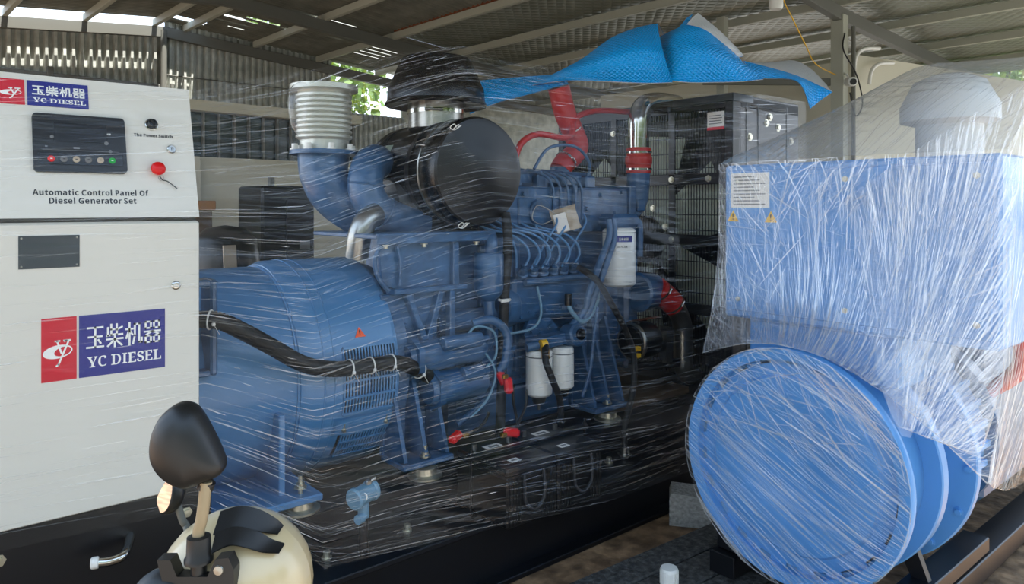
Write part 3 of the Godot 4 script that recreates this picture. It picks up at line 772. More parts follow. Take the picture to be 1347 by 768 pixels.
func foot(t: Node3D, x: float, w: float, top: float, zf: float) -> void:
	# cast engine foot: slanted face, two gussets, base flange on a vibration mount
	var zb := zf - 0.26
	part(t, "foot_base", mb().box(Vector3(x, 0.482, zf - 0.06), Vector3(w, 0.026, 0.2), Basis.IDENTITY, 0.006), M.engine_blue)
	part(t, "foot_back", mb().prism([Vector2(-w * 0.35, top), Vector2(w * 0.30, top), Vector2(w * 0.5, 0.49), Vector2(-w * 0.5, 0.49)], Vector3(x, 0, zb + 0.09), Vector3.RIGHT, Vector3.UP, Vector3(0, 0, 0.022)), M.engine_blue)
	for s in [-0.46, 0.0, 0.46]:
		part(t, "foot_gusset", mb().prism([Vector2(zb + 0.1, top * (1.0 if s <= 0 else 0.96)), Vector2(zb + 0.14, top), Vector2(zf + 0.02, 0.50), Vector2(zb + 0.1, 0.49)], Vector3(x + s * w * 0.9 - 0.01, 0, 0), Vector3(0, 0, 1), Vector3.UP, Vector3(0.018, 0, 0)), M.engine_blue)
	mount(t, Vector3(x, 0.435, zf))

func clamp_band(parent: Node3D, at: Vector3, axis: Vector3, r: float) -> void:
	var c := part(parent, "hose_clamp", mb().lathe([Vector2(r, -0.007), Vector2(r + 0.003, -0.007), Vector2(r + 0.003, 0.007), Vector2(r, 0.007)], at, axis, 24), M.chrome)
	var f := MB.frame(axis)
	part(c, "clamp_screw", mb().cyl(at + Vector3(0.0, 0.0, r + 0.008) - f.x * 0.02, at + Vector3(0, 0, r + 0.008) + f.x * 0.02, 0.006, 8), M.chrome)

func engine() -> void:
	var E: Material = M.engine_blue
	var t := thing("diesel_engine", "blue diesel engine with white filters, red hoses and fuel pipes", "engine", Vector3(2.5, 0.42, -3.2))
	var X := Vector3.RIGHT
	var o := Vector3(0, 0.87, -3.2)
	part(t, "flywheel_housing", mb().lathe([Vector2(0.2, 1.652), Vector2(0.44, 1.655), Vector2(0.445, 1.72), Vector2(0.40, 1.75), Vector2(0.38, 1.92), Vector2(0.0, 1.92)], o, X, 56), E)
	for k in 14:
		var a := TAU * k / 14
		part(t, "housing_bolt", mb().bolt(o + X * 1.722 + Vector3(0, sin(a), cos(a)) * 0.42, X, 0.012, 0.02), E)
	part(t, "block", mb().span(Vector3(1.9, 0.66, -3.5), Vector3(3.38, 1.45, -2.93), 0.02), E)
	part(t, "oil_sump", mb().span(Vector3(2.05, 0.44, -3.42), Vector3(3.25, 0.68, -2.90), 0.03), E)
	part(t, "sump_flange", mb().span(Vector3(1.95, 0.665, -3.46), Vector3(3.35, 0.69, -2.87)), E)
	for k in 12:
		part(t, "sump_bolt", mb().bolt(Vector3(2.05 + k * 0.11, 0.69, -2.885), Vector3.UP, 0.008, 0.012), E)
	# ribs and pads cast on the near side of the block
	for k in 6:
		var x := 2.0 + 0.235 * k
		part(t, "block_rib", mb().span(Vector3(x, 0.72, -2.935), Vector3(x + 0.03, 1.40, -2.905)), E)
		part(t, "core_plug", mb().lathe([Vector2(0.036, 0), Vector2(0.036, 0.012), Vector2(0.026, 0.014), Vector2(0.02, 0.006), Vector2(0, 0.006)], Vector3(x + 0.13, 0.80, -2.93), Vector3.BACK, 18), E)
	part(t, "oil_gallery", mb().cyl(Vector3(1.95, 1.03, -2.90), Vector3(2.6, 1.03, -2.90), 0.055, 20, -1.0, 0.008), E)
	part(t, "block_pad", mb().span(Vector3(2.2, 0.74, -2.94), Vector3(2.42, 0.98, -2.86), 0.01), E)
	# intake manifold, heads and rocker cover
	part(t, "intake_manifold", mb().span(Vector3(2.36, 1.45, -3.2), Vector3(3.34, 1.70, -2.88), 0.012), E)
	part(t, "manifold_flange", mb().span(Vector3(3.34, 1.44, -3.2), Vector3(3.40, 1.72, -2.865), 0.008), E)
	part(t, "manifold_flange", mb().span(Vector3(2.86, 1.45, -3.1), Vector3(2.89, 1.715, -2.86), 0.006), E)
	part(t, "manifold_cover", mb().span(Vector3(2.46, 1.50, -2.885), Vector3(2.80, 1.64, -2.865), 0.006), E)
	part(t, "manifold_port", mb().cyl(Vector3(2.60, 1.56, -2.87), Vector3(2.60, 1.56, -2.845), 0.075, 24, -1.0, 0.006), E)
	for p in [Vector3(2.5, 1.66, -2.88), Vector3(2.7, 1.66, -2.88), Vector3(2.98, 1.58, -2.88), Vector3(3.1, 1.66, -2.88), Vector3(3.22, 1.55, -2.88), Vector3(3.0, 1.49, -2.88), Vector3(3.28, 1.68, -2.88), Vector3(2.45, 1.48, -2.88)]:
		part(t, "manifold_bolt", mb().bolt(p, Vector3.BACK, 0.013, 0.014), E)
	for k in 3:
		part(t, "manifold_bracket", mb().prism([Vector2(0, 0), Vector2(0.08, 0.0), Vector2(0.05, 0.07), Vector2(0.03, 0.07)], Vector3(2.92 + 0.14 * k, 1.455, -2.88), X, Vector3.UP, Vector3(0, 0, 0.03)), E)
	part(t, "rocker_cover", mb().span(Vector3(2.34, 1.70, -3.40), Vector3(3.16, 1.795, -2.98), 0.025), E)
	for k in 4:
		part(t, "cover_lug", mb().span(Vector3(2.46 + k * 0.19, 1.70, -2.98), Vector3(2.54 + k * 0.19, 1.77, -2.93), 0.008), E)
		part(t, "cover_bolt", mb().bolt(Vector3(2.50 + k * 0.19, 1.77, -2.955), Vector3.UP, 0.012, 0.02), E)
	for k in 5:
		var x := 2.70 + 0.055 * k
		part(t, "return_pipe", mb().hose([Vector3(x - 0.08, 1.80, -3.05), Vector3(x - 0.03, 1.775, -2.93), Vector3(x, 1.70, -2.865), Vector3(x, 1.52, -2.86)], 0.008, 8), E)
	part(t, "cross_pipe", mb().hose([Vector3(2.64, 1.80, -2.95), Vector3(2.75, 1.92, -2.95), Vector3(2.95, 1.94, -2.95), Vector3(3.08, 1.86, -2.96), Vector3(3.1, 1.76, -2.98)], 0.009, 8), E)
	part(t, "water_outlet", mb().hose([Vector3(3.02, 1.72, -3.1), Vector3(2.99, 1.77, -3.1), Vector3(2.985, 1.83, -3.1)], 0.062, 18), E)
	# air filter bracket
	part(t, "filter_shelf", mb().span(Vector3(1.56, 1.452, -3.4), Vector3(2.22, 1.472, -2.76)), E)
	part(t, "shelf_lip", mb().span(Vector3(1.56, 1.430, -2.772), Vector3(2.22, 1.476, -2.76)), E)
	for x in [1.62, 1.82, 2.12]:
		part(t, "shelf_bolt", mb().bolt(Vector3(x, 1.425, -2.79), Vector3.DOWN, 0.012, 0.016), M.zinc)
	part(t, "bracket_plate", mb().prism([Vector2(1.60, 1.452), Vector2(2.02, 1.452), Vector2(2.02, 1.215), Vector2(1.78, 1.185), Vector2(1.62, 1.25)], Vector3(0, 0, -2.84), X, Vector3.UP, Vector3(0, 0, 0.02)), E)
	part(t, "bracket_post", mb().span(Vector3(1.985, 1.20, -2.82), Vector3(2.02, 1.452, -2.79)), E)
	part(t, "bracket_foot", mb().span(Vector3(1.66, 1.20, -2.86), Vector3(2.06, 1.225, -2.78)), E)
	for s in [[1.74, 1.20, 1.83, 0.98], [1.92, 1.20, 1.85, 0.98], [1.98, 1.20, 1.98, 0.92]]:
		part(t, "bracket_leg", mb().bar(Vector3(s[0], s[1], -2.81), Vector3(s[2], s[3], -2.81), 0.03, 0.045, Vector3.BACK), E)
	part(t, "bracket_pipe", mb().hose([Vector3(1.60, 1.42, -2.80), Vector3(1.57, 1.36, -2.80), Vector3(1.59, 1.28, -2.80), Vector3(1.64, 1.22, -2.80)], 0.011, 8), E)
	part(t, "bracket_pipe", mb().hose([Vector3(1.68, 1.42, -2.80), Vector3(1.70, 1.34, -2.80), Vector3(1.695, 1.24, -2.80)], 0.008, 8), E)
	part(t, "lifting_plate", mb().span(Vector3(1.62, 0.98, -2.86), Vector3(1.92, 1.2, -2.83)), E)
	# feet
	foot(t, 1.74, 0.26, 0.90, -2.66)
	foot(t, 2.98, 0.27, 0.96, -2.72)
	# starters
	for s in [[1.70, 2.13, 0.915, 0.072, -2.76], [1.80, 2.12, 0.765, 0.078, -2.74]]:
		var st := part(t, "starter_motor", mb().lathe([Vector2(0, 0), Vector2(s[3] * 0.8, 0), Vector2(s[3], 0.02), Vector2(s[3], (s[1] - s[0]) * 0.55), Vector2(s[3] * 0.93, (s[1] - s[0]) * 0.57), Vector2(s[3] * 0.93, (s[1] - s[0]) * 0.93), Vector2(s[3] * 0.7, s[1] - s[0]), Vector2(0, s[1] - s[0])], Vector3(s[0], s[2], s[4]), X, 28), E)
		part(st, "starter_flange", mb().lathe([Vector2(0, 0), Vector2(0.10, 0), Vector2(0.10, 0.03), Vector2(0, 0.03)], Vector3(s[0] + 0.02, s[2], s[4]), X, 6), E)
		part(st, "solenoid", mb().cyl(Vector3(s[0] + 0.16, s[2] + 0.055, s[4] + 0.055), Vector3(s[1] - 0.05, s[2] + 0.055, s[4] + 0.055), 0.035, 16, -1.0, 0.005), E)
		part(st, "terminal", mb().cyl(Vector3(s[1] - 0.06, s[2] + 0.055, s[4] + 0.06), Vector3(s[1] - 0.01, s[2] + 0.055, s[4] + 0.06), 0.014, 10), E)
	part(t, "starter_pipe", mb().hose([Vector3(2.02, 1.0, -2.72), Vector3(2.06, 1.03, -2.70), Vector3(2.16, 0.99, -2.70), Vector3(2.17, 0.88, -2.70), Vector3(2.11, 0.83, -2.70)], 0.006, 6).hose([Vector3(2.10, 0.90, -2.69), Vector3(2.16, 0.80, -2.69), Vector3(2.12, 0.68, -2.70), Vector3(2.03, 0.60, -2.72)], 0.006, 6), M.pale_blue)
	part(t, "oil_hose", mb().hose([Vector3(2.06, 1.04, -2.74), Vector3(2.15, 1.05, -2.70), Vector3(2.22, 0.98, -2.68), Vector3(2.215, 0.86, -2.68), Vector3(2.19, 0.80, -2.70)], 0.021, 12), E)
	part(t, "drain_pipe", mb().hose([Vector3(2.16, 0.72, -2.72), Vector3(2.14, 0.66, -2.74), Vector3(2.0, 0.56, -2.78)], 0.016, 10), E)
	# breather separator and its pipe
	var sep := part(t, "oil_separator", mb().lathe([Vector2(0.0, 0.235), Vector2(0.066, 0.235), Vector2(0.073, 0.225), Vector2(0.073, 0.06), Vector2(0.066, 0.035), Vector2(0.03, 0.0), Vector2(0.0, 0.0)], Vector3(2.175, 1.135, -2.76), Vector3.UP, 28), E)
	part(sep, "inlet_elbow", mb().hose([Vector3(2.185, 1.36, -2.76), Vector3(2.19, 1.41, -2.76), Vector3(2.21, 1.44, -2.79), Vector3(2.24, 1.45, -2.86)], 0.032, 14), E)
	part(sep, "outlet_pipe", mb().hose([Vector3(2.175, 1.14, -2.76), Vector3(2.18, 1.0, -2.76), Vector3(2.175, 0.92, -2.78), Vector3(2.16, 0.86, -2.84)], 0.028, 14), E)
	part(sep, "sight_glass", mb().span(Vector3(2.245, 1.23, -2.745), Vector3(2.25, 1.29, -2.73)), M.filter_white)
	# dark breather hose
	var bh := part(t, "breather_hose", mb().hose([Vector3(2.28, 1.56, -2.76), Vector3(2.262, 1.42, -2.72), Vector3(2.24, 1.20, -2.715), Vector3(2.225, 0.95, -2.715), Vector3(2.215, 0.65, -2.715), Vector3(2.21, 0.44, -2.72)], 0.024, 14), M.black_rubber)
	part(bh, "hose_clip", mb().ring(Vector3(2.236, 1.14, -2.715), Vector3.UP, 0.027, 0.006, 18, 6).box(Vector3(2.215, 1.14, -2.685), Vector3(0.05, 0.016, 0.012)), M.filter_white)
	# injection pump, plungers and fuel pipes
	part(t, "pump_body", mb().span(Vector3(2.36, 1.0, -2.95), Vector3(2.90, 1.22, -2.79), 0.02), E)
	part(t, "pump_rail", mb().cyl(Vector3(2.42, 1.205, -2.775), Vector3(2.98, 1.215, -2.775), 0.018, 12), E)
	part(t, "pump_governor", mb().cyl(Vector3(2.30, 1.08, -2.86), Vector3(2.40, 1.08, -2.86), 0.10, 26, -1.0, 0.015), E)
	for k in 9:
		part(t, "pump_bolt", mb().bolt(Vector3(2.40 + k * 0.058, 1.03 + 0.02 * (k % 2), -2.79), Vector3.BACK, 0.010, 0.014), E)
	for k in 6:
		var x := 2.43 + 0.0726 * k
		var dirv := Vector3(-0.25, 0.75, 0.6).normalized()
		var base := Vector3(x + 0.01, 1.215, -2.83)
		var pl := part(t, "pump_plunger", mb().lathe([Vector2(0.03, 0), Vector2(0.03, 0.045), Vector2(0.022, 0.05), Vector2(0.022, 0.08), Vector2(0.012, 0.09), Vector2(0.012, 0.105), Vector2(0, 0.105)], base, dirv, 12), E)
		part(pl, "union_nut", mb().bolt(base + dirv * 0.082, dirv, 0.015, 0.02), E)
		var p0 := base + dirv * 0.10
		part(t, "fuel_pipe", mb().hose([p0, p0 + Vector3(0.012, 0.05, 0.02), p0 + Vector3(-0.015, 0.11, 0.02), p0 + Vector3(-0.10, 0.165, 0.0), p0 + Vector3(-0.19, 0.19, -0.06), p0 + Vector3(-0.24, 0.23, -0.12)], 0.0065, 8), M.alternator_blue)
		if k < 5:
			part(t, "fuel_pipe", mb().hose([p0 + Vector3(-0.02, -0.02, -0.01), p0 + Vector3(0.06, 0.10, 0.0), p0 + Vector3(0.14, 0.21, 0.01), p0 + Vector3(0.18, 0.26, -0.04)] if k in [1, 2, 4] else [p0 + Vector3(-0.03, -0.01, -0.03), p0 + Vector3(-0.05, 0.10, -0.02), p0 + Vector3(-0.09, 0.20, -0.06)], 0.006, 8), M.alternator_blue)
	part(t, "pump_loop_pipe", mb().hose([Vector3(2.86, 1.215, -2.74), Vector3(2.88, 1.12, -2.70), Vector3(2.84, 1.02, -2.70), Vector3(2.76, 0.98, -2.70), Vector3(2.70, 1.03, -2.71), Vector3(2.69, 1.08, -2.74)], 0.012, 10), M.pale_blue)
	part(t, "sensor_plug", mb().cyl(Vector3(2.69, 1.07, -2.735), Vector3(2.69, 1.13, -2.735), 0.02, 12), M.black_plastic)
	part(t, "feed_pipe", mb().hose([Vector3(2.50, 1.18, -2.77), Vector3(2.51, 1.05, -2.75), Vector3(2.46, 0.97, -2.76), Vector3(2.30, 0.95, -2.80)], 0.007, 8), M.pale_blue)
	# lower filters on their head
	part(t, "filter_head", mb().bar(Vector3(2.44, 0.885, -2.76), Vector3(2.78, 0.905, -2.76), 0.07, 0.06), E)
	part(t, "filter_head_boss", mb().cyl(Vector3(2.72, 0.90, -2.78), Vector3(2.72, 0.92, -2.68), 0.062, 24, -1.0, 0.01), E)
	part(t, "priming_cap", mb().cyl(Vector3(2.72, 0.92, -2.68), Vector3(2.72, 0.922, -2.66), 0.030, 20, -1.0, 0.004), M.glossy_black)
	part(t, "filter_bracket", mb().prism([Vector2(2.44, 0.93), Vector2(2.50, 1.06), Vector2(2.55, 1.07), Vector2(2.68, 0.95), Vector2(2.66, 0.90), Vector2(2.46, 0.90)], Vector3(0, 0, -2.83), X, Vector3.UP, Vector3(0, 0, 0.025)), E)
	for p in [Vector3(2.52, 1.03, -2.805), Vector3(2.49, 0.95, -2.805), Vector3(2.62, 0.96, -2.805), Vector3(2.55, 0.93, -2.805)]:
		part(t, "bracket_bolt", mb().bolt(p, Vector3.BACK, 0.014, 0.016), E)
	for f in [[2.490, 0.86, 0.235, 0.068, M.steel], [2.655, 0.855, 0.22, 0.062, M.black_plastic]]:
		var fl := part(t, "fuel_filter", mb().lathe([Vector2(0, 0), Vector2(f[3] - 0.012, 0), Vector2(f[3], 0.012), Vector2(f[3], f[2] - 0.01), Vector2(f[3] - 0.008, f[2]), Vector2(0, f[2])], Vector3(f[0], f[1] - f[2], -2.745), Vector3.UP, 32), M.filter_white, "white spin-on filter can")
		part(fl, "drain_bowl", mb().lathe([Vector2(0, -0.075), Vector2(0.006, -0.075), Vector2(0.006, -0.045), Vector2(0.03, -0.04), Vector2(0.036, -0.02), Vector2(0.04, 0.0)], Vector3(f[0], f[1] - f[2], -2.745), Vector3.UP, 18), f[4])
		part(fl, "print_band", mb().lathe([Vector2(f[3] + 0.0006, 0), Vector2(f[3] + 0.0006, 0.006)], Vector3(f[0], f[1] - 0.035, -2.745), Vector3.UP, 32), M.print_grey)
	part(t, "pressure_boss", mb().cyl(Vector3(2.40, 0.88, -2.74), Vector3(2.46, 0.89, -2.72), 0.024, 14), E)
	part(t, "fuel_banjo", mb().cyl(Vector3(2.462, 0.89, -2.70), Vector3(2.492, 0.893, -2.69), 0.028, 16), M.yellow, "yellow collar on the filter head")
	# hand pump standing below the breather
	part(t, "dipstick_boss", mb().lathe([Vector2(0, 0), Vector2(0.035, 0), Vector2(0.05, 0.12), Vector2(0.06, 0.125), Vector2(0.06, 0.15), Vector2(0, 0.15)], Vector3(2.34, 0.74, -2.84), Vector3.UP, 18), E)
	# big oil filter with its pipes
	var bf := part(t, "oil_filter", mb().lathe([Vector2(0, 0), Vector2(0.075, 0), Vector2(0.093, 0.014), Vector2(0.094, 0.31), Vector2(0.088, 0.322), Vector2(0.072, 0.33), Vector2(0, 0.33)], Vector3(3.10, 1.142, -2.74), Vector3.UP, 40), M.filter_white, "tall white oil filter can")
	var fw := Vector3(-0.62, 0, 0.78).normalized()
	var bx := Vector3(0.78, 0, 0.62).normalized()
	var FB := Basis(bx, Vector3.UP, fw)
	var fc := Vector3(3.10, 1.40, -2.74)
	part(bf, "print_label", mb().lathe([Vector2(0.0945, 0), Vector2(0.0945, 0.035)], fc + Vector3(0, -0.005, 0), Vector3.UP, 10, 1.55, 2.75), M.logo_blue)
	part(bf, "print_band", mb().lathe([Vector2(0.0946, 0), Vector2(0.0946, 0.004)], fc + Vector3(0, 0.045, 0), Vector3.UP, 40), M.print_grey)
	var chm := mb()
	for k in 4: strokes(chm, characters()[k], fc + fw * 0.0955 + bx * (-0.018 + 0.014 * k) + Vector3(0, 0.005, 0), bx * 0.011, Vector3.UP * 0.014, 0.0015, fw)
	part(bf, "print", chm, M.print_white)
	letters(bf, "print", "OIL FILTER", fc + fw * 0.0945 + Vector3(0, -0.03, 0), FB, 0.012, 0.06, M.print_grey)
	part(t, "oil_filter_head", mb().span(Vector3(3.02, 1.472, -2.84), Vector3(3.24, 1.55, -2.70), 0.02), E)
	part(t, "oil_filter_pipe", mb().hose([Vector3(3.26, 1.52, -2.76), Vector3(3.29, 1.48, -2.75), Vector3(3.29, 1.30, -2.75)], 0.02, 12), E)
	for k in 2:
		part(t, "coolant_pipe", mb().hose([Vector3(2.99 + 0.04 * k, 1.52, -2.72), Vector3(2.97 + 0.045 * k, 1.42, -2.70), Vector3(2.87 + 0.06 * k, 1.26, -2.69), Vector3(2.80 + 0.05 * k, 1.12, -2.69), Vector3(2.78 + 0.04 * k, 1.04, -2.70), Vector3(2.70 + 0.07 * k, 0.96, -2.72)], 0.018, 12), E)
	part(t, "coolant_pipe", mb().hose([Vector3(2.86, 1.05, -2.68), Vector3(2.82, 0.90, -2.67), Vector3(2.80, 0.72, -2.68), Vector3(2.76, 0.58, -2.70)], 0.010, 10), E)
	# front timing case and water pump
	part(t, "timing_case", mb().span(Vector3(3.30, 0.62, -3.48), Vector3(3.42, 1.46, -2.86), 0.02), E)
	part(t, "water_pump", mb().cyl(Vector3(3.34, 1.08, -2.82), Vector3(3.52, 1.08, -2.82), 0.12, 28, 0.10, 0.012), E)
	part(t, "crank_pulley", mb().lathe([Vector2(0, 0), Vector2(0.17, 0), Vector2(0.17, 0.03), Vector2(0.15, 0.04), Vector2(0.17, 0.05), Vector2(0.17, 0.09), Vector2(0, 0.09)], Vector3(3.43, 0.80, -3.2), X, 36), M.black_paint)
	part(t, "fan_shaft", mb().cyl(Vector3(3.42, 1.36, -3.2), Vector3(3.86, 1.36, -3.2), 0.06, 20), M.black_paint)
	# charging alternator
	var ca := part(t, "charging_alternator", mb().lathe([Vector2(0, 0), Vector2(0.09, 0), Vector2(0.105, 0.02), Vector2(0.108, 0.15), Vector2(0.098, 0.18), Vector2(0.05, 0.19), Vector2(0, 0.19)], Vector3(3.24, 0.80, -2.78), X, 32), M.black_plastic, "black charging alternator")
	part(ca, "rear_frame", mb().ring(Vector3(3.26, 0.80, -2.78), X, 0.10, 0.012, 28, 8), M.steel)
	part(ca, "belt_pulley", mb().lathe([Vector2(0, 0), Vector2(0.06, 0), Vector2(0.06, 0.02), Vector2(0.05, 0.03), Vector2(0.06, 0.04), Vector2(0.06, 0.06), Vector2(0, 0.06)], Vector3(3.43, 0.80, -2.78), X, 28), M.steel)
	for k in 2:
		part(ca, "terminal_cap", mb().box(Vector3(3.215, 0.775 - 0.04 * k, -2.71), Vector3(0.05, 0.026, 0.03)), M.yellow)
	part(t, "alternator_arm", mb().bar(Vector3(3.2, 0.66, -2.75), Vector3(3.62, 0.64, -2.72), 0.03, 0.05), M.black_plastic)
	part(t, "tension_bracket", mb().prism([Vector2(3.46, 0.66), Vector2(3.52, 0.66), Vector2(3.54, 0.86), Vector2(3.47, 0.88)], Vector3(0, 0, -2.74), X, Vector3.UP, Vector3(0, 0, 0.05)), M.steel)
	part(t, "brown_cover", mb().lathe([Vector2(0.125, 0), Vector2(0.125, 0.2)], Vector3(3.30, 0.80, -2.78), X, 14, -0.2, 1.9), M.rust)
	# charge air pipe
	var ue := part(t, "charge_elbow", mb().hose([Vector3(3.36, 1.56, -2.98), Vector3(3.45, 1.57, -2.97), Vector3(3.505, 1.63, -2.96), Vector3(3.52, 1.72, -2.955), Vector3(3.52, 1.81, -2.95)], 0.072, 22), E)
	part(ue, "elbow_boss", mb().box(Vector3(3.46, 1.60, -2.89), Vector3(0.07, 0.07, 0.03)), E)
	var rc := part(t, "red_coupling", mb().lathe([Vector2(0.074, 0), Vector2(0.079, 0.01), Vector2(0.076, 0.05), Vector2(0.084, 0.06), Vector2(0.084, 0.10), Vector2(0.076, 0.11), Vector2(0.079, 0.15), Vector2(0.074, 0.16)], Vector3(3.52, 1.80, -2.95), Vector3.UP, 28), M.red_rubber, "red silicone coupling")
	for y in [1.825, 1.93]: clamp_band(rc, Vector3(3.52, y, -2.95), Vector3.UP, 0.078)
	part(t, "charge_pipe", mb().hose([Vector3(3.52, 1.94, -2.95), Vector3(3.52, 2.07, -2.95), Vector3(3.53, 2.16, -2.95), Vector3(3.58, 2.23, -2.95), Vector3(3.72, 2.26, -2.95), Vector3(3.9, 2.26, -2.95)], 0.068, 22), M.chrome, "polished steel charge air pipe")
	# lower coolant pipe
	var lr := part(t, "red_coupling", mb().hose([Vector3(3.47, 1.10, -2.77), Vector3(3.54, 1.05, -2.76), Vector3(3.62, 0.985, -2.75)], 0.073, 22), M.red_rubber, "red silicone coupling")
	clamp_band(lr, Vector3(3.495, 1.085, -2.766), Vector3(0.76, -0.62, 0), 0.073)
	clamp_band(lr, Vector3(3.60, 1.003, -2.752), Vector3(0.76, -0.62, 0), 0.073)
	part(t, "lower_pipe", mb().hose([Vector3(3.60, 1.0, -2.75), Vector3(3.66, 0.93, -2.75), Vector3(3.70, 0.84, -2.75), Vector3(3.705, 0.70, -2.75), Vector3(3.71, 0.60, -2.75), Vector3(3.76, 0.54, -2.75), Vector3(3.92, 0.52, -2.75)], 0.060, 22), M.steel, "polished steel coolant pipe")
	# upper hoses
	var uh := part(t, "red_hose", mb().hose([Vector3(2.985, 1.81, -3.1), Vector3(3.02, 1.855, -3.1), Vector3(3.10, 1.91, -3.1), Vector3(3.13, 1.97, -3.1), Vector3(3.08, 2.06, -3.1), Vector3(3.02, 2.16, -3.1), Vector3(2.97, 2.30, -3.1)], 0.066, 20), M.red_rubber, "thick red coolant hose")
	clamp_band(uh, Vector3(3.03, 1.865, -3.1), Vector3(0.8, 0.6, 0), 0.066)
	part(uh, "hose_tie", mb().ring(Vector3(3.06, 2.05, -3.1), Vector3(0.5, -0.86, 0), 0.072, 0.004, 22, 6), M.white_plastic)
	part(t, "thin_red_hose", mb().hose([Vector3(2.55, 1.76, -3.0), Vector3(2.55, 1.86, -3.0), Vector3(2.60, 1.95, -3.0), Vector3(2.72, 2.0, -3.0), Vector3(2.90, 1.99, -3.0), Vector3(3.0, 2.02, -3.02), Vector3(3.06, 2.12, -3.05), Vector3(3.25, 2.18, -3.05), Vector3(3.6, 2.2, -3.05)], 0.018, 12), M.red_rubber, "thin red hose")
	# exhaust and intake ducts at the flywheel end
	var ex := part(t, "exhaust_elbow", mb().hose([Vector3(1.59, 1.86, -3.34), Vector3(1.585, 1.76, -3.33), Vector3(1.62, 1.66, -3.30), Vector3(1.72, 1.58, -3.28), Vector3(1.84, 1.53, -3.28)], [0.13, 0.128, 0.126, 0.124, 0.122, 0.12, 0.12, 0.118, 0.116, 0.115, 0.115, 0.115, 0.115, 0.115, 0.115, 0.115, 0.115, 0.115, 0.115, 0.115, 0.115, 0.115, 0.115, 0.115, 0.115], 26), E)
	part(ex, "exhaust_flange", mb().lathe([Vector2(0.08, 0), Vector2(0.165, 0), Vector2(0.165, 0.02), Vector2(0.08, 0.02)], Vector3(1.59, 1.85, -3.34), Vector3.UP, 32), E)
	for k in 8:
		var a := TAU * k / 8 + 0.2
		part(ex, "flange_bolt", mb().bolt(Vector3(1.59, 1.87, -3.34) + Vector3(cos(a), 0, sin(a)) * 0.143, Vector3.UP, 0.016, 0.03), M.filter_white)
	part(t, "intake_duct", mb().hose([Vector3(1.90, 1.80, -3.32), Vector3(1.80, 1.82, -3.20), Vector3(1.72, 1.78, -3.13), Vector3(1.69, 1.68, -3.10), Vector3(1.74, 1.58, -3.08), Vector3(1.88, 1.52, -3.08), Vector3(2.0, 1.50, -3.08)], 0.085, 24), E)
	part(t, "duct_clamp", mb().ring(Vector3(1.695, 1.70, -3.10), Vector3(0.1, 1, 0), 0.087, 0.006, 28, 6).ring(Vector3(1.77, 1.56, -3.08), Vector3(0.8, -0.5, 0), 0.087, 0.006, 28, 6), E)
	part(t, "pale_pipe", mb().hose([Vector3(1.70, 1.56, -3.02), Vector3(1.64, 1.53, -3.0), Vector3(1.605, 1.46, -3.0), Vector3(1.60, 1.36, -3.02)], 0.055, 20), M.steel, "dull silver bent pipe")
	part(t, "turbo_housing", mb().lathe([Vector2(0, 0), Vector2(0.13, 0), Vector2(0.16, 0.05), Vector2(0.16, 0.10), Vector2(0.10, 0.16), Vector2(0, 0.16)], Vector3(1.86, 1.60, -3.2), X, 30), M.black_paint)
	# red battery cables
	part(t, "cable_boot", mb().cyl(Vector3(2.19, 0.80, -2.70), Vector3(2.205, 0.74, -2.68), 0.022, 12, 0.018), M.red_plastic)
	# bellows standing on the exhaust flange
	var ew := thing("exhaust_bellows", "dull silver ribbed exhaust bellows in plastic wrap, above the blue elbow", "bellows", Vector3(1.59, 1.87, -3.34))
	var prof := [Vector2(0.118, 0.0), Vector2(0.118, 0.05)]
	for k in 9:
		prof.append(Vector2(0.124, 0.055 + k * 0.025)); prof.append(Vector2(0.136, 0.062 + k * 0.025)); prof.append(Vector2(0.136, 0.073 + k * 0.025)); prof.append(Vector2(0.124, 0.080 + k * 0.025))
	prof.append_array([Vector2(0.13, 0.29), Vector2(0.165, 0.295), Vector2(0.165, 0.32), Vector2(0.10, 0.325), Vector2(0, 0.325)])
	part(ew, "ribbed_tube", mb().lathe(prof, Vector3(1.59, 1.87, -3.34), Vector3.UP, 40), mat("bellows", Color(0.80, 0.80, 0.76), 0.35, 0.55))
	part(ew, "side_wrap", mb().hose([Vector3(1.50, 2.14, -3.30), Vector3(1.44, 2.12, -3.28), Vector3(1.43, 2.0, -3.28), Vector3(1.47, 1.92, -3.29)], [0.05, 0.05, 0.052, 0.055, 0.06, 0.06, 0.055, 0.05, 0.05, 0.048, 0.045, 0.04, 0.04, 0.035, 0.03, 0.03, 0.025, 0.02, 0.02], 12), M.film_dense, "bunched clear wrap")

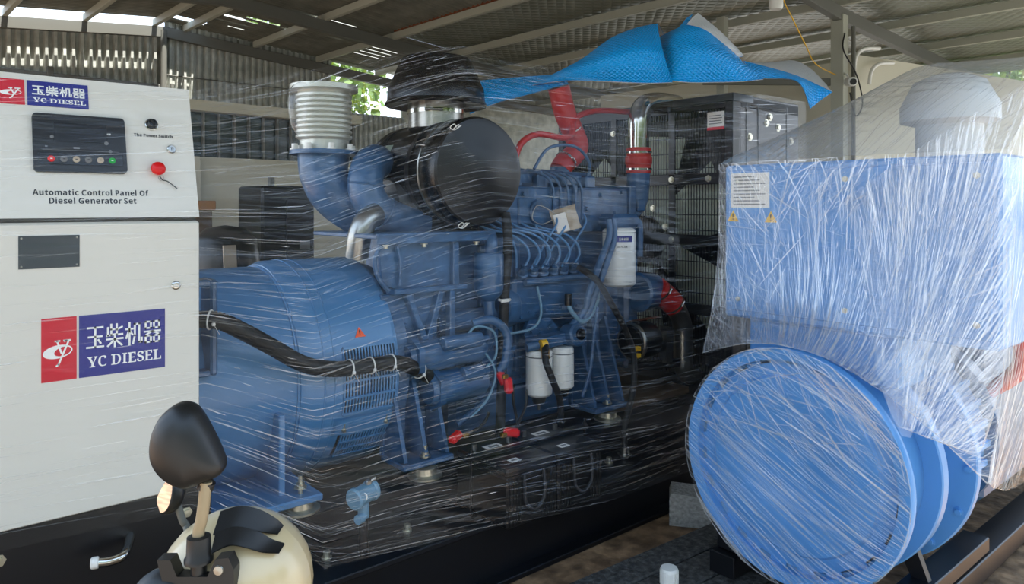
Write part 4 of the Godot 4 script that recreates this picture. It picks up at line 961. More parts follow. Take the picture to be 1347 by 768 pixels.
func air_cleaner() -> void:
	var c := Vector3(2.13, 1.765, -2.76)
	var t := thing("air_cleaner", "big black drum air cleaner with a mushroom rain cap", "air cleaner", Vector3(2.13, 1.47, -3.1))
	var Z := Vector3(0, 0, -1)
	part(t, "drum", mb().lathe([Vector2(0.262, 0.02), Vector2(0.266, 0.03), Vector2(0.262, 0.15), Vector2(0.258, 0.155), Vector2(0.258, 0.66), Vector2(0.25, 0.69), Vector2(0, 0.70)], c, Z, 64), M.glossy_black)
	part(t, "end_cover", mb().lathe([Vector2(0, -0.012), Vector2(0.10, -0.012), Vector2(0.12, -0.004), Vector2(0.22, 0.0), Vector2(0.255, 0.008), Vector2(0.262, 0.02)], c, Z, 64), M.black_plastic)
	part(t, "cover_rim", mb().ring(c + Z * 0.16, Z, 0.262, 0.005, 64, 6), M.steel)
	for k in 3:
		var a := 0.6 + TAU * k / 3
		var d := Vector3(cos(a), sin(a), 0)
		part(t, "latch", mb().hose([c + d * 0.27 + Z * 0.20, c + d * 0.285 + Z * 0.16, c + d * 0.275 + Z * 0.11], 0.006, 6), M.steel)
	part(t, "label_strip", mb().lathe([Vector2(0.2595, 0.46), Vector2(0.2595, 0.53)], c, Z, 12, 2.55, 3.35), mat("label_green", Color(0.62, 0.68, 0.60), 0.35), "pale green label strip")
	for z in [0.25, 0.58]:
		part(t, "strap", mb().lathe([Vector2(0.258, 0), Vector2(0.262, 0), Vector2(0.262, 0.03), Vector2(0.258, 0.03)], c + Z * z, Z, 56), M.black_paint)
		part(t, "cradle", mb().span(Vector3(1.95, 1.474, c.z - z - 0.03), Vector3(2.31, 1.56, c.z - z), 0.006), M.black_paint)
	var s := Vector3(2.13, 2.0, -3.15)
	part(t, "intake_stub", mb().lathe([Vector2(0.145, 0), Vector2(0.145, 0.14)], s, Vector3.UP, 36), M.steel)
	var cl := part(t, "stub_clamp", mb().lathe([Vector2(0.146, 0.075), Vector2(0.151, 0.075), Vector2(0.151, 0.095), Vector2(0.146, 0.095)], s, Vector3.UP, 36), M.chrome)
	part(cl, "clamp_bolt", mb().cyl(s + Vector3(-0.13, 0.085, 0.09), s + Vector3(-0.06, 0.085, 0.15), 0.008, 8), M.chrome)
	part(cl, "clamp_bolt", mb().cyl(s + Vector3(0.10, 0.085, 0.10), s + Vector3(0.15, 0.085, 0.04), 0.008, 8), M.chrome)
	part(t, "rain_cap", mb().lathe([Vector2(0.14, 0.135), Vector2(0.262, 0.115), Vector2(0.268, 0.12), Vector2(0.262, 0.135), Vector2(0.256, 0.14), Vector2(0.252, 0.205), Vector2(0.245, 0.215), Vector2(0.19, 0.345), Vector2(0.175, 0.366), Vector2(0.12, 0.375), Vector2(0, 0.378)], s, Vector3.UP, 56), M.glossy_black, "black mushroom rain cap")
	# curls of snapped plastic ties
	for p in [c + Vector3(-0.16, 0.20, 0.012), c + Vector3(-0.12, -0.26, 0.02)]:
		var pts := []
		for k in 9: pts.append(p + Vector3(cos(k * 1.5) * 0.022 + k * 0.004 - 0.02, sin(k * 1.7) * 0.014, 0.004 * (k % 2)))
		part(t, "snapped_tie", mb().hose(pts, 0.0022, 6, 5), M.white_plastic)

func radiator() -> void:
	var t := thing("radiator", "black radiator with a wire fan guard and grey fan behind it", "radiator", Vector3(4.1, 0.42, -3.2))
	var zn := -2.45
	var zf := -3.95
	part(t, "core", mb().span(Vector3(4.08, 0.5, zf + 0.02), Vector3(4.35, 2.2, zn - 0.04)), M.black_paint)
	part(t, "side_panel", mb().span(Vector3(3.87, 0.42, zn - 0.02), Vector3(4.56, 2.26, zn)), M.black_paint)
	part(t, "side_panel", mb().span(Vector3(3.87, 0.42, zf), Vector3(4.56, 2.26, zf + 0.02)), M.black_paint)
	part(t, "corner_post", mb().span(Vector3(3.78, 0.42, zn - 0.05), Vector3(3.87, 2.26, zn + 0.004)), M.black_paint)
	part(t, "corner_post", mb().span(Vector3(3.78, 0.42, zf), Vector3(3.87, 2.26, zf + 0.05)), M.black_paint)
	part(t, "top_tank", mb().span(Vector3(3.80, 2.19, zf), Vector3(4.56, 2.27, zn)), M.black_paint)
	part(t, "bottom_beam", mb().span(Vector3(3.78, 0.40, zf), Vector3(4.56, 0.52, zn)), M.black_paint)
	part(t, "top_trim", mb().span(Vector3(3.775, 2.225, -3.0), Vector3(4.0, 2.275, zn + 0.01)), M.plate_grey, "grey trim strip")
	for y in [0.95, 1.38, 1.765]:
		part(t, "cross_bar", mb().span(Vector3(3.785, y - 0.035, zf), Vector3(3.80, y + 0.035, zn - 0.01)), M.black_paint)
	for z in [-2.90, -3.40]:
		part(t, "upright_bar", mb().span(Vector3(3.785, 0.5, z - 0.025), Vector3(3.80, 2.2, z + 0.025)), M.black_paint)
	for p in [[1.765, -2.62], [1.765, -2.90], [1.38, -2.9], [0.95, -2.9], [1.38, -3.2], [1.765, -3.2], [2.1, -3.4], [1.58, -3.05], [1.46, -2.95]]:
		part(t, "guard_bolt", mb().bolt(Vector3(3.785, p[0], p[1]), Vector3.LEFT, 0.015, 0.012), M.zinc)
	for p in [[3.97, 2.02], [4.16, 2.12], [4.30, 2.1], [4.46, 2.02], [4.20, 2.16]]:
		part(t, "panel_bolt", mb().bolt(Vector3(p[0], p[1], zn), Vector3.BACK, 0.018, 0.012), M.zinc)
	for x in [3.93, 4.06, 4.40]:
		part(t, "panel_seam", mb().span(Vector3(x, 0.5, zn), Vector3(x + 0.006, 2.24, zn + 0.006)), M.plate_grey)
	var g := mb()
	var z := zf + 0.05
	while z < zn - 0.05:
		g.span(Vector3(3.802, 0.52, z - 0.0022), Vector3(3.806, 2.19, z + 0.0022), 0.0)
		z += 0.0215
	var y := 0.56
	while y < 2.18:
		g.span(Vector3(3.806, y - 0.003, zf + 0.05), Vector3(3.812, y + 0.003, zn - 0.05), 0.0)
		y += 0.098
	stuff(part(t, "guard_wires", g, M.black_paint))
	var fc := Vector3(3.905, 1.37, -3.2)
	var hub := part(t, "fan_hub", mb().cyl(fc - Vector3(0.06, 0, 0), fc + Vector3(0.05, 0, 0), 0.16, 30, -1.0, 0.015), M.black_paint)
	for k in 6:
		var a := TAU * k / 6 + 0.45
		var r := Vector3(0, sin(a), cos(a))
		var s := Vector3(0, cos(a), -sin(a))
		var rows := []
		for j in 5:
			var d := 0.14 + 0.56 * j / 4
			var w := 0.12 + 0.13 * j / 4
			var row := []
			for i in 5:
				var q := -1.0 + 0.5 * i
				row.append(fc + r * d + s * q * w * 0.9 + Vector3(-q * 0.045 + 0.02 * q * q, 0, 0))
			rows.append(row)
		var back := []
		for row in rows:
			var rr := []
			for p in row: rr.append(p + Vector3(0.006, 0, 0))
			back.append(rr)
		part(hub, "fan_blade", mb().grid(rows, Vector3.LEFT).grid(back, Vector3.RIGHT), M.fan_grey)
	var st := part(t, "caution_label", mb().span(Vector3(3.774, 2.06, -2.62), Vector3(3.776, 2.17, -2.50), 0.0), M.paper, "white caution label with a red foot")
	part(st, "label_foot", mb().span(Vector3(3.772, 2.06, -2.62), Vector3(3.774, 2.078, -2.50), 0.0), M.logo_red)
	for k in 4:
		part(st, "label_line", mb().span(Vector3(3.7725, 2.096 + k * 0.016, -2.605), Vector3(3.774, 2.101 + k * 0.016, -2.515 - 0.01 * (k % 2)), 0.0), M.print_grey)

func batteries() -> void:
	var proto: Node3D = null
	for k in 2:
		var x0 := 1.855 + 0.286 * k
		if k == 0:
			var t := thing("battery", "black battery nearest the alternator, at the left of the pair", "battery", Vector3(x0 + 0.14, 0.285, -2.41), "batteries on the skid ledge")
			proto = t
			part(t, "case", mb().span(Vector3(x0, 0.287, -2.585), Vector3(x0 + 0.276, 0.495, -2.235), 0.008), M.black_plastic)
			part(t, "lid", mb().span(Vector3(x0 - 0.003, 0.495, -2.588), Vector3(x0 + 0.279, 0.53, -2.232), 0.01), M.black_plastic)
			for j in 14:
				if j in [4, 5, 6, 7, 8, 9]: continue
				part(t, "case_rib", mb().span(Vector3(x0 + 0.012 + j * 0.0185, 0.295, -2.236), Vector3(x0 + 0.018 + j * 0.0185, 0.49, -2.231)), M.black_plastic)
			part(t, "rope_handle", mb().hose([Vector3(x0 + 0.085, 0.50, -2.228), Vector3(x0 + 0.083, 0.44, -2.222), Vector3(x0 + 0.09, 0.38, -2.220), Vector3(x0 + 0.138, 0.345, -2.218), Vector3(x0 + 0.186, 0.38, -2.220), Vector3(x0 + 0.193, 0.44, -2.222), Vector3(x0 + 0.191, 0.50, -2.228)], 0.007, 8), mat("rope_grey", Color(0.16, 0.16, 0.17), 0.6))
			for q in [[0.10, -2.31, 0.05, 0.036], [0.14, -2.50, 0.085, 0.05]]:
				var st := part(t, "sticker", mb().box(Vector3(x0 + q[0], 0.5308, q[1]), Vector3(q[2], 0.0016, q[3])), M.paper, "white sticker")
				part(st, "print", mb().box(Vector3(x0 + q[0], 0.532, q[1]), Vector3(q[2] * 0.6, 0.001, q[3] * 0.35), Basis.IDENTITY, 0.0), M.print_grey)
			part(t, "terminal_post", mb().cyl(Vector3(x0 + 0.23, 0.53, -2.50), Vector3(x0 + 0.23, 0.555, -2.50), 0.012, 12), M.steel)
			part(t, "terminal_post", mb().cyl(Vector3(x0 + 0.05, 0.53, -2.52), Vector3(x0 + 0.05, 0.555, -2.52), 0.012, 12), M.steel)
		else:
			var d := proto.duplicate()
			d.name = numbered("battery")
			add_child(d)
			d.position += Vector3(0.286, 0, 0)
			d.set_meta("label", "black battery farther from the alternator, at the right of the pair")
	var h := thing("battery_clamp", "black hold-down bar across the two battery tops", "clamp bar", Vector3(2.14, 0.532, -2.42))
	part(h, "bar", mb().span(Vector3(1.80, 0.534, -2.445), Vector3(2.50, 0.549, -2.40)), M.black_paint)
	for x in [1.81, 2.49]: part(h, "stud", mb().cyl(Vector3(x, 0.30, -2.42), Vector3(x, 0.58, -2.42), 0.005, 8).bolt(Vector3(x, 0.549, -2.42), Vector3.UP, 0.01, 0.012), M.black_paint)

func small_things() -> void:
	# battery cables with red boots
	var lab := ["red and black battery lead end lying left of the batteries", "red battery lead clamp hanging below the starters", "red battery lead boot on the left battery's rear terminal"]
	var spots := [Vector3(1.86, 0.575, -2.60), Vector3(2.19, 0.745, -2.63), Vector3(2.10, 0.572, -2.50)]
	for k in 3:
		var p: Vector3 = spots[k]
		var t := thing("battery_lead", lab[k], "battery lead", p, "battery leads")
		part(t, "boot", mb().box(p, Vector3(0.075, 0.036, 0.04), Basis(Vector3.UP, 0.4 + k) * Basis(Vector3.BACK, [0.2, 1.4, 0.1][k]), 0.01), M.red_plastic)
		part(t, "lug", mb().box(p + [Vector3(0.05, 0.0, 0.01), Vector3(-0.02, 0.045, 0.0), Vector3(-0.045, -0.004, 0.0)][k], Vector3(0.03, 0.02, 0.02)), mat("brass", Color(0.72, 0.55, 0.25), 0.35, 0.9))
		part(t, "cable", mb().hose([p + Vector3(0.03, 0.0, 0), p + [Vector3(0.10, 0.0, -0.01), Vector3(0.03, -0.07, 0.0), Vector3(0.06, 0.03, -0.02)][k], p + [Vector3(0.17, 0.02, -0.02), Vector3(0.05, -0.16, 0.0), Vector3(0.12, 0.09, -0.04)][k], p + [Vector3(0.22, 0.06, -0.04), Vector3(0.045, -0.19, 0.02), Vector3(0.14, 0.16, -0.06)][k]], 0.007, 8), M.black_rubber)
	# drain hoses
	var h := thing("drain_hose", "long black hose curving from the fuel pump down to the skid", "hose", Vector3(2.85, 0.30, -2.6))
	part(h, "tube", mb().hose([Vector3(2.75, 1.27, -2.72), Vector3(2.78, 1.21, -2.62), Vector3(2.86, 1.10, -2.60), Vector3(2.97, 0.94, -2.59), Vector3(3.035, 0.79, -2.58), Vector3(3.01, 0.61, -2.56), Vector3(2.90, 0.45, -2.52), Vector3(2.87, 0.335, -2.5)], 0.017, 12), M.black_rubber)
	part(h, "valve", mb().cyl(Vector3(2.87, 0.285, -2.5), Vector3(2.87, 0.34, -2.5), 0.02, 12).bolt(Vector3(2.87, 0.30, -2.5), Vector3.UP, 0.026, 0.02), M.steel)
	var h2 := thing("fuel_hose", "short black hose from the yellow collar down to the deck", "hose", Vector3(2.50, 0.42, -2.62))
	part(h2, "tube", mb().hose([Vector3(2.478, 0.89, -2.68), Vector3(2.43, 0.83, -2.63), Vector3(2.46, 0.73, -2.61), Vector3(2.51, 0.62, -2.61), Vector3(2.52, 0.50, -2.62), Vector3(2.52, 0.43, -2.63)], 0.017, 12), M.black_rubber)
	part(h2, "end_fitting", mb().cyl(Vector3(2.475, 0.875, -2.68), Vector3(2.44, 0.84, -2.64), 0.021, 12), mat("brass_fitting", Color(0.72, 0.55, 0.25), 0.35, 0.9))
	# level transmitter
	var l := thing("level_transmitter", "small pale blue round transmitter head on the skid ledge", "sensor", Vector3(1.315, 0.285, -2.43))
	var a := Vector3(0.82, 0.05, -0.3).normalized()
	var c := Vector3(1.315, 0.515, -2.43)
	part(l, "housing", mb().cyl(c - a * 0.040, c + a * 0.040, 0.036, 28, -1.0, 0.006), M.pale_blue)
	for s in [-1.0, 1.0]: part(l, "end_cap", mb().cyl(c + a * (0.034 * s), c + a * (0.056 * s), 0.041, 24, -1.0, 0.006), M.pale_blue)
	var fd := Vector3(-0.5, 0.12, 0.86).normalized()
	part(l, "dial", mb().cyl(c + fd * 0.030, c + fd * 0.042, 0.017, 22), M.filter_white, "white dial")
	part(l, "terminal_lug", mb().box(c + Vector3(0.02, 0.04, 0), Vector3(0.022, 0.02, 0.02)).cyl(c + Vector3(0.03, 0.045, 0), c + Vector3(0.05, 0.05, 0.0), 0.008, 8), M.steel)
	part(l, "stem", mb().cyl(Vector3(1.315, 0.287, -2.43), Vector3(1.315, 0.44, -2.43), 0.018, 14), M.black_paint)
	part(l, "neck", mb().cyl(Vector3(1.315, 0.43, -2.43), Vector3(1.315, 0.49, -2.43), 0.021, 18), M.pale_blue)
	part(l, "elbow", mb().hose([Vector3(1.315, 0.45, -2.43), Vector3(1.305, 0.435, -2.42), Vector3(1.28, 0.435, -2.41)], 0.018, 14), M.pale_blue)
	# documents in a clear pouch tied to the manifold
	var d := thing("document_pouch", "clear pouch of tan papers tied to the blue manifold", "pouch", Vector3(2.70, 1.47, -2.78))
	var Bq := Basis(Vector3.UP, -0.5) * Basis(Vector3.BACK, 0.28)
	var pc := Vector3(2.70, 1.525, -2.765)
	var rows := []
	for i in 7:
		var row := []
		for j in 7:
			var u := j / 6.0 - 0.5
			var vv := i / 6.0 - 0.5
			row.append(pc + Bq * Vector3(u * 0.145, vv * 0.13, 0.012 * sin(u * 9.0 + vv * 4.0) + 0.008 * cos(vv * 11.0)))
		rows.append(row)
	var rows2 := []
	for row in rows:
		var r2 := []
		for p in row: r2.append(p + Bq * Vector3(0, 0, -0.012))
		rows2.append(r2)
	part(d, "papers", mb().grid(rows, Bq.z).grid(rows2, -Bq.z), M.tape)
	part(d, "sheet", mb().box(pc + Bq * Vector3(-0.03, -0.01, 0.012), Vector3(0.07, 0.10, 0.003), Bq), M.paper)
	part(d, "pouch_edge", mb().hose([pc + Bq * Vector3(-0.07, 0.06, 0.01), pc + Bq * Vector3(-0.02, 0.075, 0.015), pc + Bq * Vector3(0.03, 0.06, 0.012), pc + Bq * Vector3(0.07, 0.065, 0.005)], 0.004, 6), M.film_dense)
	part(d, "tie_wire", mb().hose([pc + Bq * Vector3(-0.05, 0.05, 0), Vector3(2.56, 1.60, -2.83), Vector3(2.52, 1.53, -2.83), Vector3(2.58, 1.50, -2.82), pc + Bq * Vector3(-0.06, 0.02, 0)], 0.003, 6), M.steel)
	# on the floor in front
	var bl := mb()
	bl.prism([Vector2(-0.10, 0), Vector2(0.10, 0), Vector2(0.095, 0.125), Vector2(0.06, 0.155), Vector2(-0.09, 0.16), Vector2(-0.10, 0.13)], Vector3(2.98, 0.0, -2.17), Vector3(0.6, 0, 0.8), Vector3.UP, Vector3(0.13, 0, -0.10))
	solo("concrete_block", bl, M.concrete, "rough grey concrete block beside the big blue disc", "block")
	for k in 4:
		var za := -2.02 + 0.165 * k
		var bd := mb()
		bd.box(Vector3(2.6, 0.022, za), Vector3(2.3, 0.044, 0.155), Basis(Vector3.UP, -0.05), 0.006)
		solo("floor_plank", bd, M.dark_timber, ["dark weathered plank nearest the concrete block", "dark weathered plank, second from the concrete block", "dark weathered plank, third from the concrete block", "dark weathered plank farthest from the concrete block"][k], "plank", "dark planks on the floor")
	var cp := thing("bottle_cap", "white ribbed plastic cap standing on the dark planks", "cap", Vector3(2.40, 0.046, -1.85))
	part(cp, "skirt", mb().lathe([Vector2(0, 0), Vector2(0.036, 0), Vector2(0.037, 0.06), Vector2(0.033, 0.067), Vector2(0, 0.068)], Vector3(2.40, 0.046, -1.85), Vector3.UP, 36), M.white_plastic)
	for k in 24:
		var an := TAU * k / 24
		part(cp, "grip_rib", mb().span(Vector3(-0.0015, 0, 0.036) , Vector3(0.0015, 0.055, 0.0385), 0.0), M.white_plastic).transform = Transform3D(Basis(Vector3.UP, an), Vector3(0, 0.0, 0))
	solo("paper_scrap", mb().box(Vector3(2.66, 0.006, -2.10), Vector3(0.07, 0.008, 0.012), Basis(Vector3.UP, 0.9), 0.003), M.paper, "small white paper scrap on the brown floor", "scrap")
	solo("paper_scrap", mb().box(Vector3(2.72, 0.006, -2.11), Vector3(0.03, 0.010, 0.02), Basis(Vector3.UP, 0.3), 0.003), M.paper, "tiny torn paper bit beside the white scrap", "scrap")

func fine(g: Array, n: int) -> Array:
	# smooth refinement of a control grid
	var rows := []
	for r in g: rows.append(MB.spline(r, n))
	var C: int = rows[0].size()
	var cols := []
	for j in C:
		var col := []
		for r in rows: col.append(r[j])
		cols.append(MB.spline(col, n))
	var out := []
	for i in cols[0].size():
		var row := []
		for j in C: row.append(cols[j][i])
		out.append(row)
	return out

func offset_grid(g: Array, facing: Vector3, d: float) -> Array:
	var out := []
	for row in g:
		var r := []
		for p in row: r.append(p + facing.normalized() * d)
		out.append(r)
	return out

func tarp() -> void:
	var a := [[Vector3(2.86, 2.317, -3.213), Vector3(2.946, 2.327, -3.01), Vector3(3.058, 2.305, -2.786), Vector3(3.184, 2.288, -2.614), Vector3(3.298, 2.292, -2.518)], [Vector3(2.969, 2.37, -3.252), Vector3(3.005, 2.416, -3.026), Vector3(3.043, 2.448, -2.772), Vector3(3.144, 2.474, -2.608), Vector3(3.235, 2.448, -2.532)], [Vector3(3.251, 2.458, -3.407), Vector3(3.312, 2.541, -3.225), Vector3(3.367, 2.644, -3.048), Vector3(3.417, 2.686, -2.876), Vector3(3.433, 2.684, -2.732)], [Vector3(3.437, 2.499, -3.512), Vector3(3.595, 2.603, -3.379), Vector3(3.703, 2.685, -3.223), Vector3(3.742, 2.722, -3.059), Vector3(3.706, 2.687, -2.894)]]
	var b := [[Vector3(3.283, 2.318, -2.596), Vector3(3.322, 2.284, -2.432), Vector3(3.435, 2.284, -2.337), Vector3(3.548, 2.288, -2.242), Vector3(3.736, 2.318, -2.215)], [Vector3(3.316, 2.414, -2.634), Vector3(3.293, 2.427, -2.457), Vector3(3.361, 2.425, -2.335), Vector3(3.5, 2.41, -2.283), Vector3(3.68, 2.378, -2.262)], [Vector3(3.422, 2.525, -2.74), Vector3(3.365, 2.556, -2.553), Vector3(3.416, 2.54, -2.419), Vector3(3.561, 2.5, -2.362), Vector3(3.736, 2.433, -2.346)], [Vector3(3.603, 2.654, -2.85), Vector3(3.472, 2.646, -2.568), Vector3(3.489, 2.608, -2.449), Vector3(3.598, 2.537, -2.397), Vector3(3.76, 2.474, -2.391)]]
	var bs := [[Vector3(3.432, 2.639, -2.523), Vector3(3.489, 2.608, -2.449), Vector3(3.598, 2.537, -2.397), Vector3(3.76, 2.474, -2.391)], [Vector3(3.509, 2.694, -2.537), Vector3(3.607, 2.651, -2.48), Vector3(3.7, 2.566, -2.429), Vector3(3.8, 2.485, -2.396)], [Vector3(3.617, 2.748, -2.577), Vector3(3.743, 2.674, -2.536), Vector3(3.806, 2.596, -2.483), Vector3(3.828, 2.494, -2.399)]]
	var f := [[Vector3(3.441, 2.539, -2.699), Vector3(3.492, 2.58, -2.682), Vector3(3.533, 2.616, -2.647), Vector3(3.53, 2.64, -2.584)], [Vector3(3.559, 2.612, -2.756), Vector3(3.603, 2.663, -2.745), Vector3(3.626, 2.695, -2.7), Vector3(3.575, 2.689, -2.612)], [Vector3(3.661, 2.649, -2.801), Vector3(3.71, 2.706, -2.785), Vector3(3.73, 2.768, -2.743), Vector3(3.679, 2.77, -2.655)]]
	var c := [[Vector3(3.637, 2.318, -2.298), Vector3(3.799, 2.331, -2.228), Vector3(3.98, 2.318, -2.141), Vector3(4.034, 2.163, -2.095)], [Vector3(3.715, 2.379, -2.298), Vector3(3.861, 2.375, -2.24), Vector3(4.055, 2.331, -2.143), Vector3(4.124, 2.214, -2.085)], [Vector3(3.78, 2.452, -2.374), Vector3(3.936, 2.426, -2.308), Vector3(4.122, 2.38, -2.217), Vector3(4.231, 2.276, -2.06)]]
	var cs := [[Vector3(3.789, 2.454, -2.379), Vector3(3.945, 2.427, -2.314), Vector3(4.132, 2.382, -2.222), Vector3(4.244, 2.277, -2.062)], [Vector3(4.136, 2.512, -2.532), Vector3(4.313, 2.512, -2.449), Vector3(4.389, 2.454, -2.319), Vector3(4.312, 2.315, -2.123)], [Vector3(4.511, 2.571, -2.674), Vector3(4.659, 2.597, -2.55), Vector3(4.611, 2.511, -2.394), Vector3(4.402, 2.35, -2.177)]]
	var d := [[Vector3(2.545, 2.138, -3.413), Vector3(2.693, 2.208, -3.354), Vector3(2.827, 2.259, -3.176), Vector3(2.956, 2.309, -3.002)], [Vector3(2.649, 2.273, -3.521), Vector3(2.77, 2.305, -3.42), Vector3(2.893, 2.334, -3.251), Vector3(3.016, 2.353, -3.082)], [Vector3(2.799, 2.396, -3.656), Vector3(2.911, 2.41, -3.563), Vector3(2.993, 2.407, -3.363), Vector3(3.111, 2.412, -3.199)]]
	var t := thing("insulation_sheet", "crumpled bright blue insulation sheet with silver back, atop the radiator", "sheet", Vector3(3.6, 2.27, -2.7))
	var tow := Vector3(-0.6, 0.35, 0.75)
	for p in [["left_roll", a, 1, 8], ["middle_fold", b, 1, 8], ["left_tail", d, 1, 8], ["right_wing", c, 1, 8], ["raised_flap", f, 1, 8], ["turned_edge", bs, 0, 8], ["upper_wing", cs, 0, 8]]:
		var g := fine(p[1], p[3])
		var uvs := Vector2(g[0][0].distance_to(g[0][-1]), g[0][0].distance_to(g[-1][0])) * 18.0
		var front: Material = M.sheet_blue if p[2] == 1 else M.sheet_silver
		var back: Material = M.sheet_silver if p[2] == 1 else M.sheet_blue
		var o := part(t, p[0], mb().grid(g, tow, uvs), front, "blue face" if p[2] == 1 else "silver face")
		part(o, "reverse_face", mb().grid(offset_grid(g, -tow, 0.006), -tow, uvs), back)

func second_set() -> void:
	var X := Vector3.RIGHT
	var o := Vector3(0, 0.612, -1.415)
	var t := thing("second_alternator", "blue alternator with a big round end disc under loose film, at the right", "alternator", Vector3(2.9, 0.10, -1.415))
	var disc := part(t, "end_disc", mb().lathe([Vector2(0.40, 2.548), Vector2(0.441, 2.54), Vector2(0.446, 2.546), Vector2(0.446, 2.575), Vector2(0.41, 2.58)], o, X, 96), M.disc_blue, "round blue end flange")
	part(disc, "recess_wall", mb().lathe([Vector2(0.40, 2.548), Vector2(0.398, 2.585)], o, X, 96), M.disc_blue)
	# disc face with a ring of real air slots between its outer webs
	var df := mb().lathe([Vector2(0, 2.575), Vector2(0.14, 2.577), Vector2(0.15, 2.572), Vector2(0.33, 2.572), Vector2(0.34, 2.582), Vector2(0.384, 2.584)], o, X, 96)
	for k in 22:
		var a0 := TAU * k / 22
		df.lathe([Vector2(0.384, 2.584), Vector2(0.40, 2.585)], o, X, 6, a0 + 0.06, a0 + TAU / 22 - 0.06)
	part(disc, "disc_face", df, M.disc_blue)
	part(t, "frame", mb().lathe([Vector2(0.41, 2.58), Vector2(0.39, 2.60), Vector2(0.385, 2.86), Vector2(0.37, 2.88), Vector2(0.37, 3.5), Vector2(0, 3.5)], o, X, 80), M.disc_blue)
	part(t, "frame_ring", mb().lathe([Vector2(0.37, 2.80), Vector2(0.445, 2.80), Vector2(0.45, 2.805), Vector2(0.45, 2.85), Vector2(0.40, 2.86)], o, X, 80), M.disc_blue)
	var rg := part(t, "frame_ring", mb().lathe([Vector2(0.37, 3.05), Vector2(0.475, 3.05), Vector2(0.48, 3.055), Vector2(0.48, 3.09), Vector2(0.37, 3.10)], o, X, 80), M.disc_blue)
	for k in 16:
		var a := TAU * k / 16
		part(rg, "ring_bolt", mb().bolt(o + X * 3.05 + Vector3(0, sin(a), cos(a)) * 0.45, -X, 0.012, 0.014), M.disc_blue)
	for k in 10:
		part(t, "cooling_rib", mb().bar(o + X * 3.12 + Vector3(0, sin(k * 0.22 - 0.9), cos(k * 0.22 - 0.9)) * 0.385, o + X * 3.48 + Vector3(0, sin(k * 0.22 - 0.9), cos(k * 0.22 - 0.9)) * 0.385, 0.02, 0.03), M.disc_blue)
	var bx := part(t, "terminal_box", mb().span(Vector3(2.735, 1.12, -1.81), Vector3(3.32, 1.772, -0.77), 0.01), M.disc_blue, "blue terminal box")
	part(t, "box_plinth", mb().span(Vector3(2.78, 0.92, -1.72), Vector3(3.28, 1.12, -1.10), 0.01), M.disc_blue)
	part(bx, "box_cover", mb().span(Vector3(2.728, 1.15, -1.785), Vector3(2.735, 1.745, -0.795), 0.003), M.disc_blue)
	for y in [1.20, 1.70]:
		for z in [-1.74, -1.28, -0.84]:
			part(bx, "cover_screw", mb().bolt(Vector3(2.728, y, z), -X, 0.008, 0.006), M.zinc)
	var st := part(bx, "instruction_sheet", mb().span(Vector3(2.7262, 1.590, -1.772), Vector3(2.7275, 1.737, -1.592), 0.0), M.paper, "white instruction sheet")
	for k in 9:
		part(st, "print_line", mb().span(Vector3(2.7255, 1.602 + k * 0.0145, -1.760), Vector3(2.7262, 1.607 + k * 0.0145, -1.610 - 0.025 * ((k * 7) % 3)), 0.0), M.print_grey)
	var B := Basis(Vector3(0, 0, 1), Vector3.UP, -X)
	warning(bx, Vector3(2.727, 1.555, -1.762), B, 0.055, M.yellow)
	warning(bx, Vector3(2.727, 1.553, -1.585), B, 0.055, M.yellow)
	for z in [-1.75, -1.08]:
		part(t, "foot", mb().span(Vector3(2.66, 0.14, z - 0.05), Vector3(3.5, 0.20, z + 0.05)), M.black_paint)
		part(t, "foot_web", mb().prism([Vector2(z - 0.03, 0.2), Vector2(z + 0.03, 0.2), Vector2(-1.415 + (z + 1.415) * 0.8, 0.45), Vector2(-1.415 + (z + 1.415) * 0.6, 0.40)], Vector3(2.9, 0, 0), Vector3(0, 0, 1), Vector3.UP, Vector3(0.03, 0, 0)), M.black_paint)
	var s := thing("second_skid", "low black skid under the film-wrapped set at the right", "skid", Vector3(3.9, 0.046, -1.415))
	for z in [-1.75, -1.08]: part(s, "rail", mb().span(Vector3(2.62, 0.046, z - 0.06), Vector3(5.6, 0.138, z + 0.06)), M.black_paint)
	# engine of the second set, seen dimly through the film
	var e := thing("second_engine", "dark engine with red hoses dimly seen behind the right-hand film", "engine", Vector3(4.4, 0.138, -1.415))
	part(e, "bell_housing", mb().lathe([Vector2(0, 3.505), Vector2(0.42, 3.505), Vector2(0.42, 3.6), Vector2(0.34, 3.75), Vector2(0, 3.75)], o, X, 48), M.engine_blue)
	part(e, "block", mb().span(Vector3(3.7, 0.25, -1.72), Vector3(5.3, 1.3, -1.12), 0.03), M.engine_blue)
	part(e, "head", mb().span(Vector3(3.8, 1.3, -1.66), Vector3(5.2, 1.55, -1.18), 0.03), M.engine_blue)
	part(e, "exhaust_stack", mb().lathe([Vector2(0, 1.5), Vector2(0.15, 1.5), Vector2(0.15, 2.0), Vector2(0.22, 2.02), Vector2(0.22, 2.10), Vector2(0.16, 2.22), Vector2(0.08, 2.255), Vector2(0, 2.26)], Vector3(4.02, 0, -1.36), Vector3.UP, 32), M.white_plastic)
	for k in 3:
		part(e, "red_hose", mb().hose([Vector3(3.45 + 0.1 * k, 1.3, -0.98), Vector3(3.42 + 0.12 * k, 1.15, -0.92), Vector3(3.5 + 0.1 * k, 0.95, -0.92), Vector3(3.56 + 0.1 * k, 0.8, -1.05)], 0.03, 12), M.red_rubber)

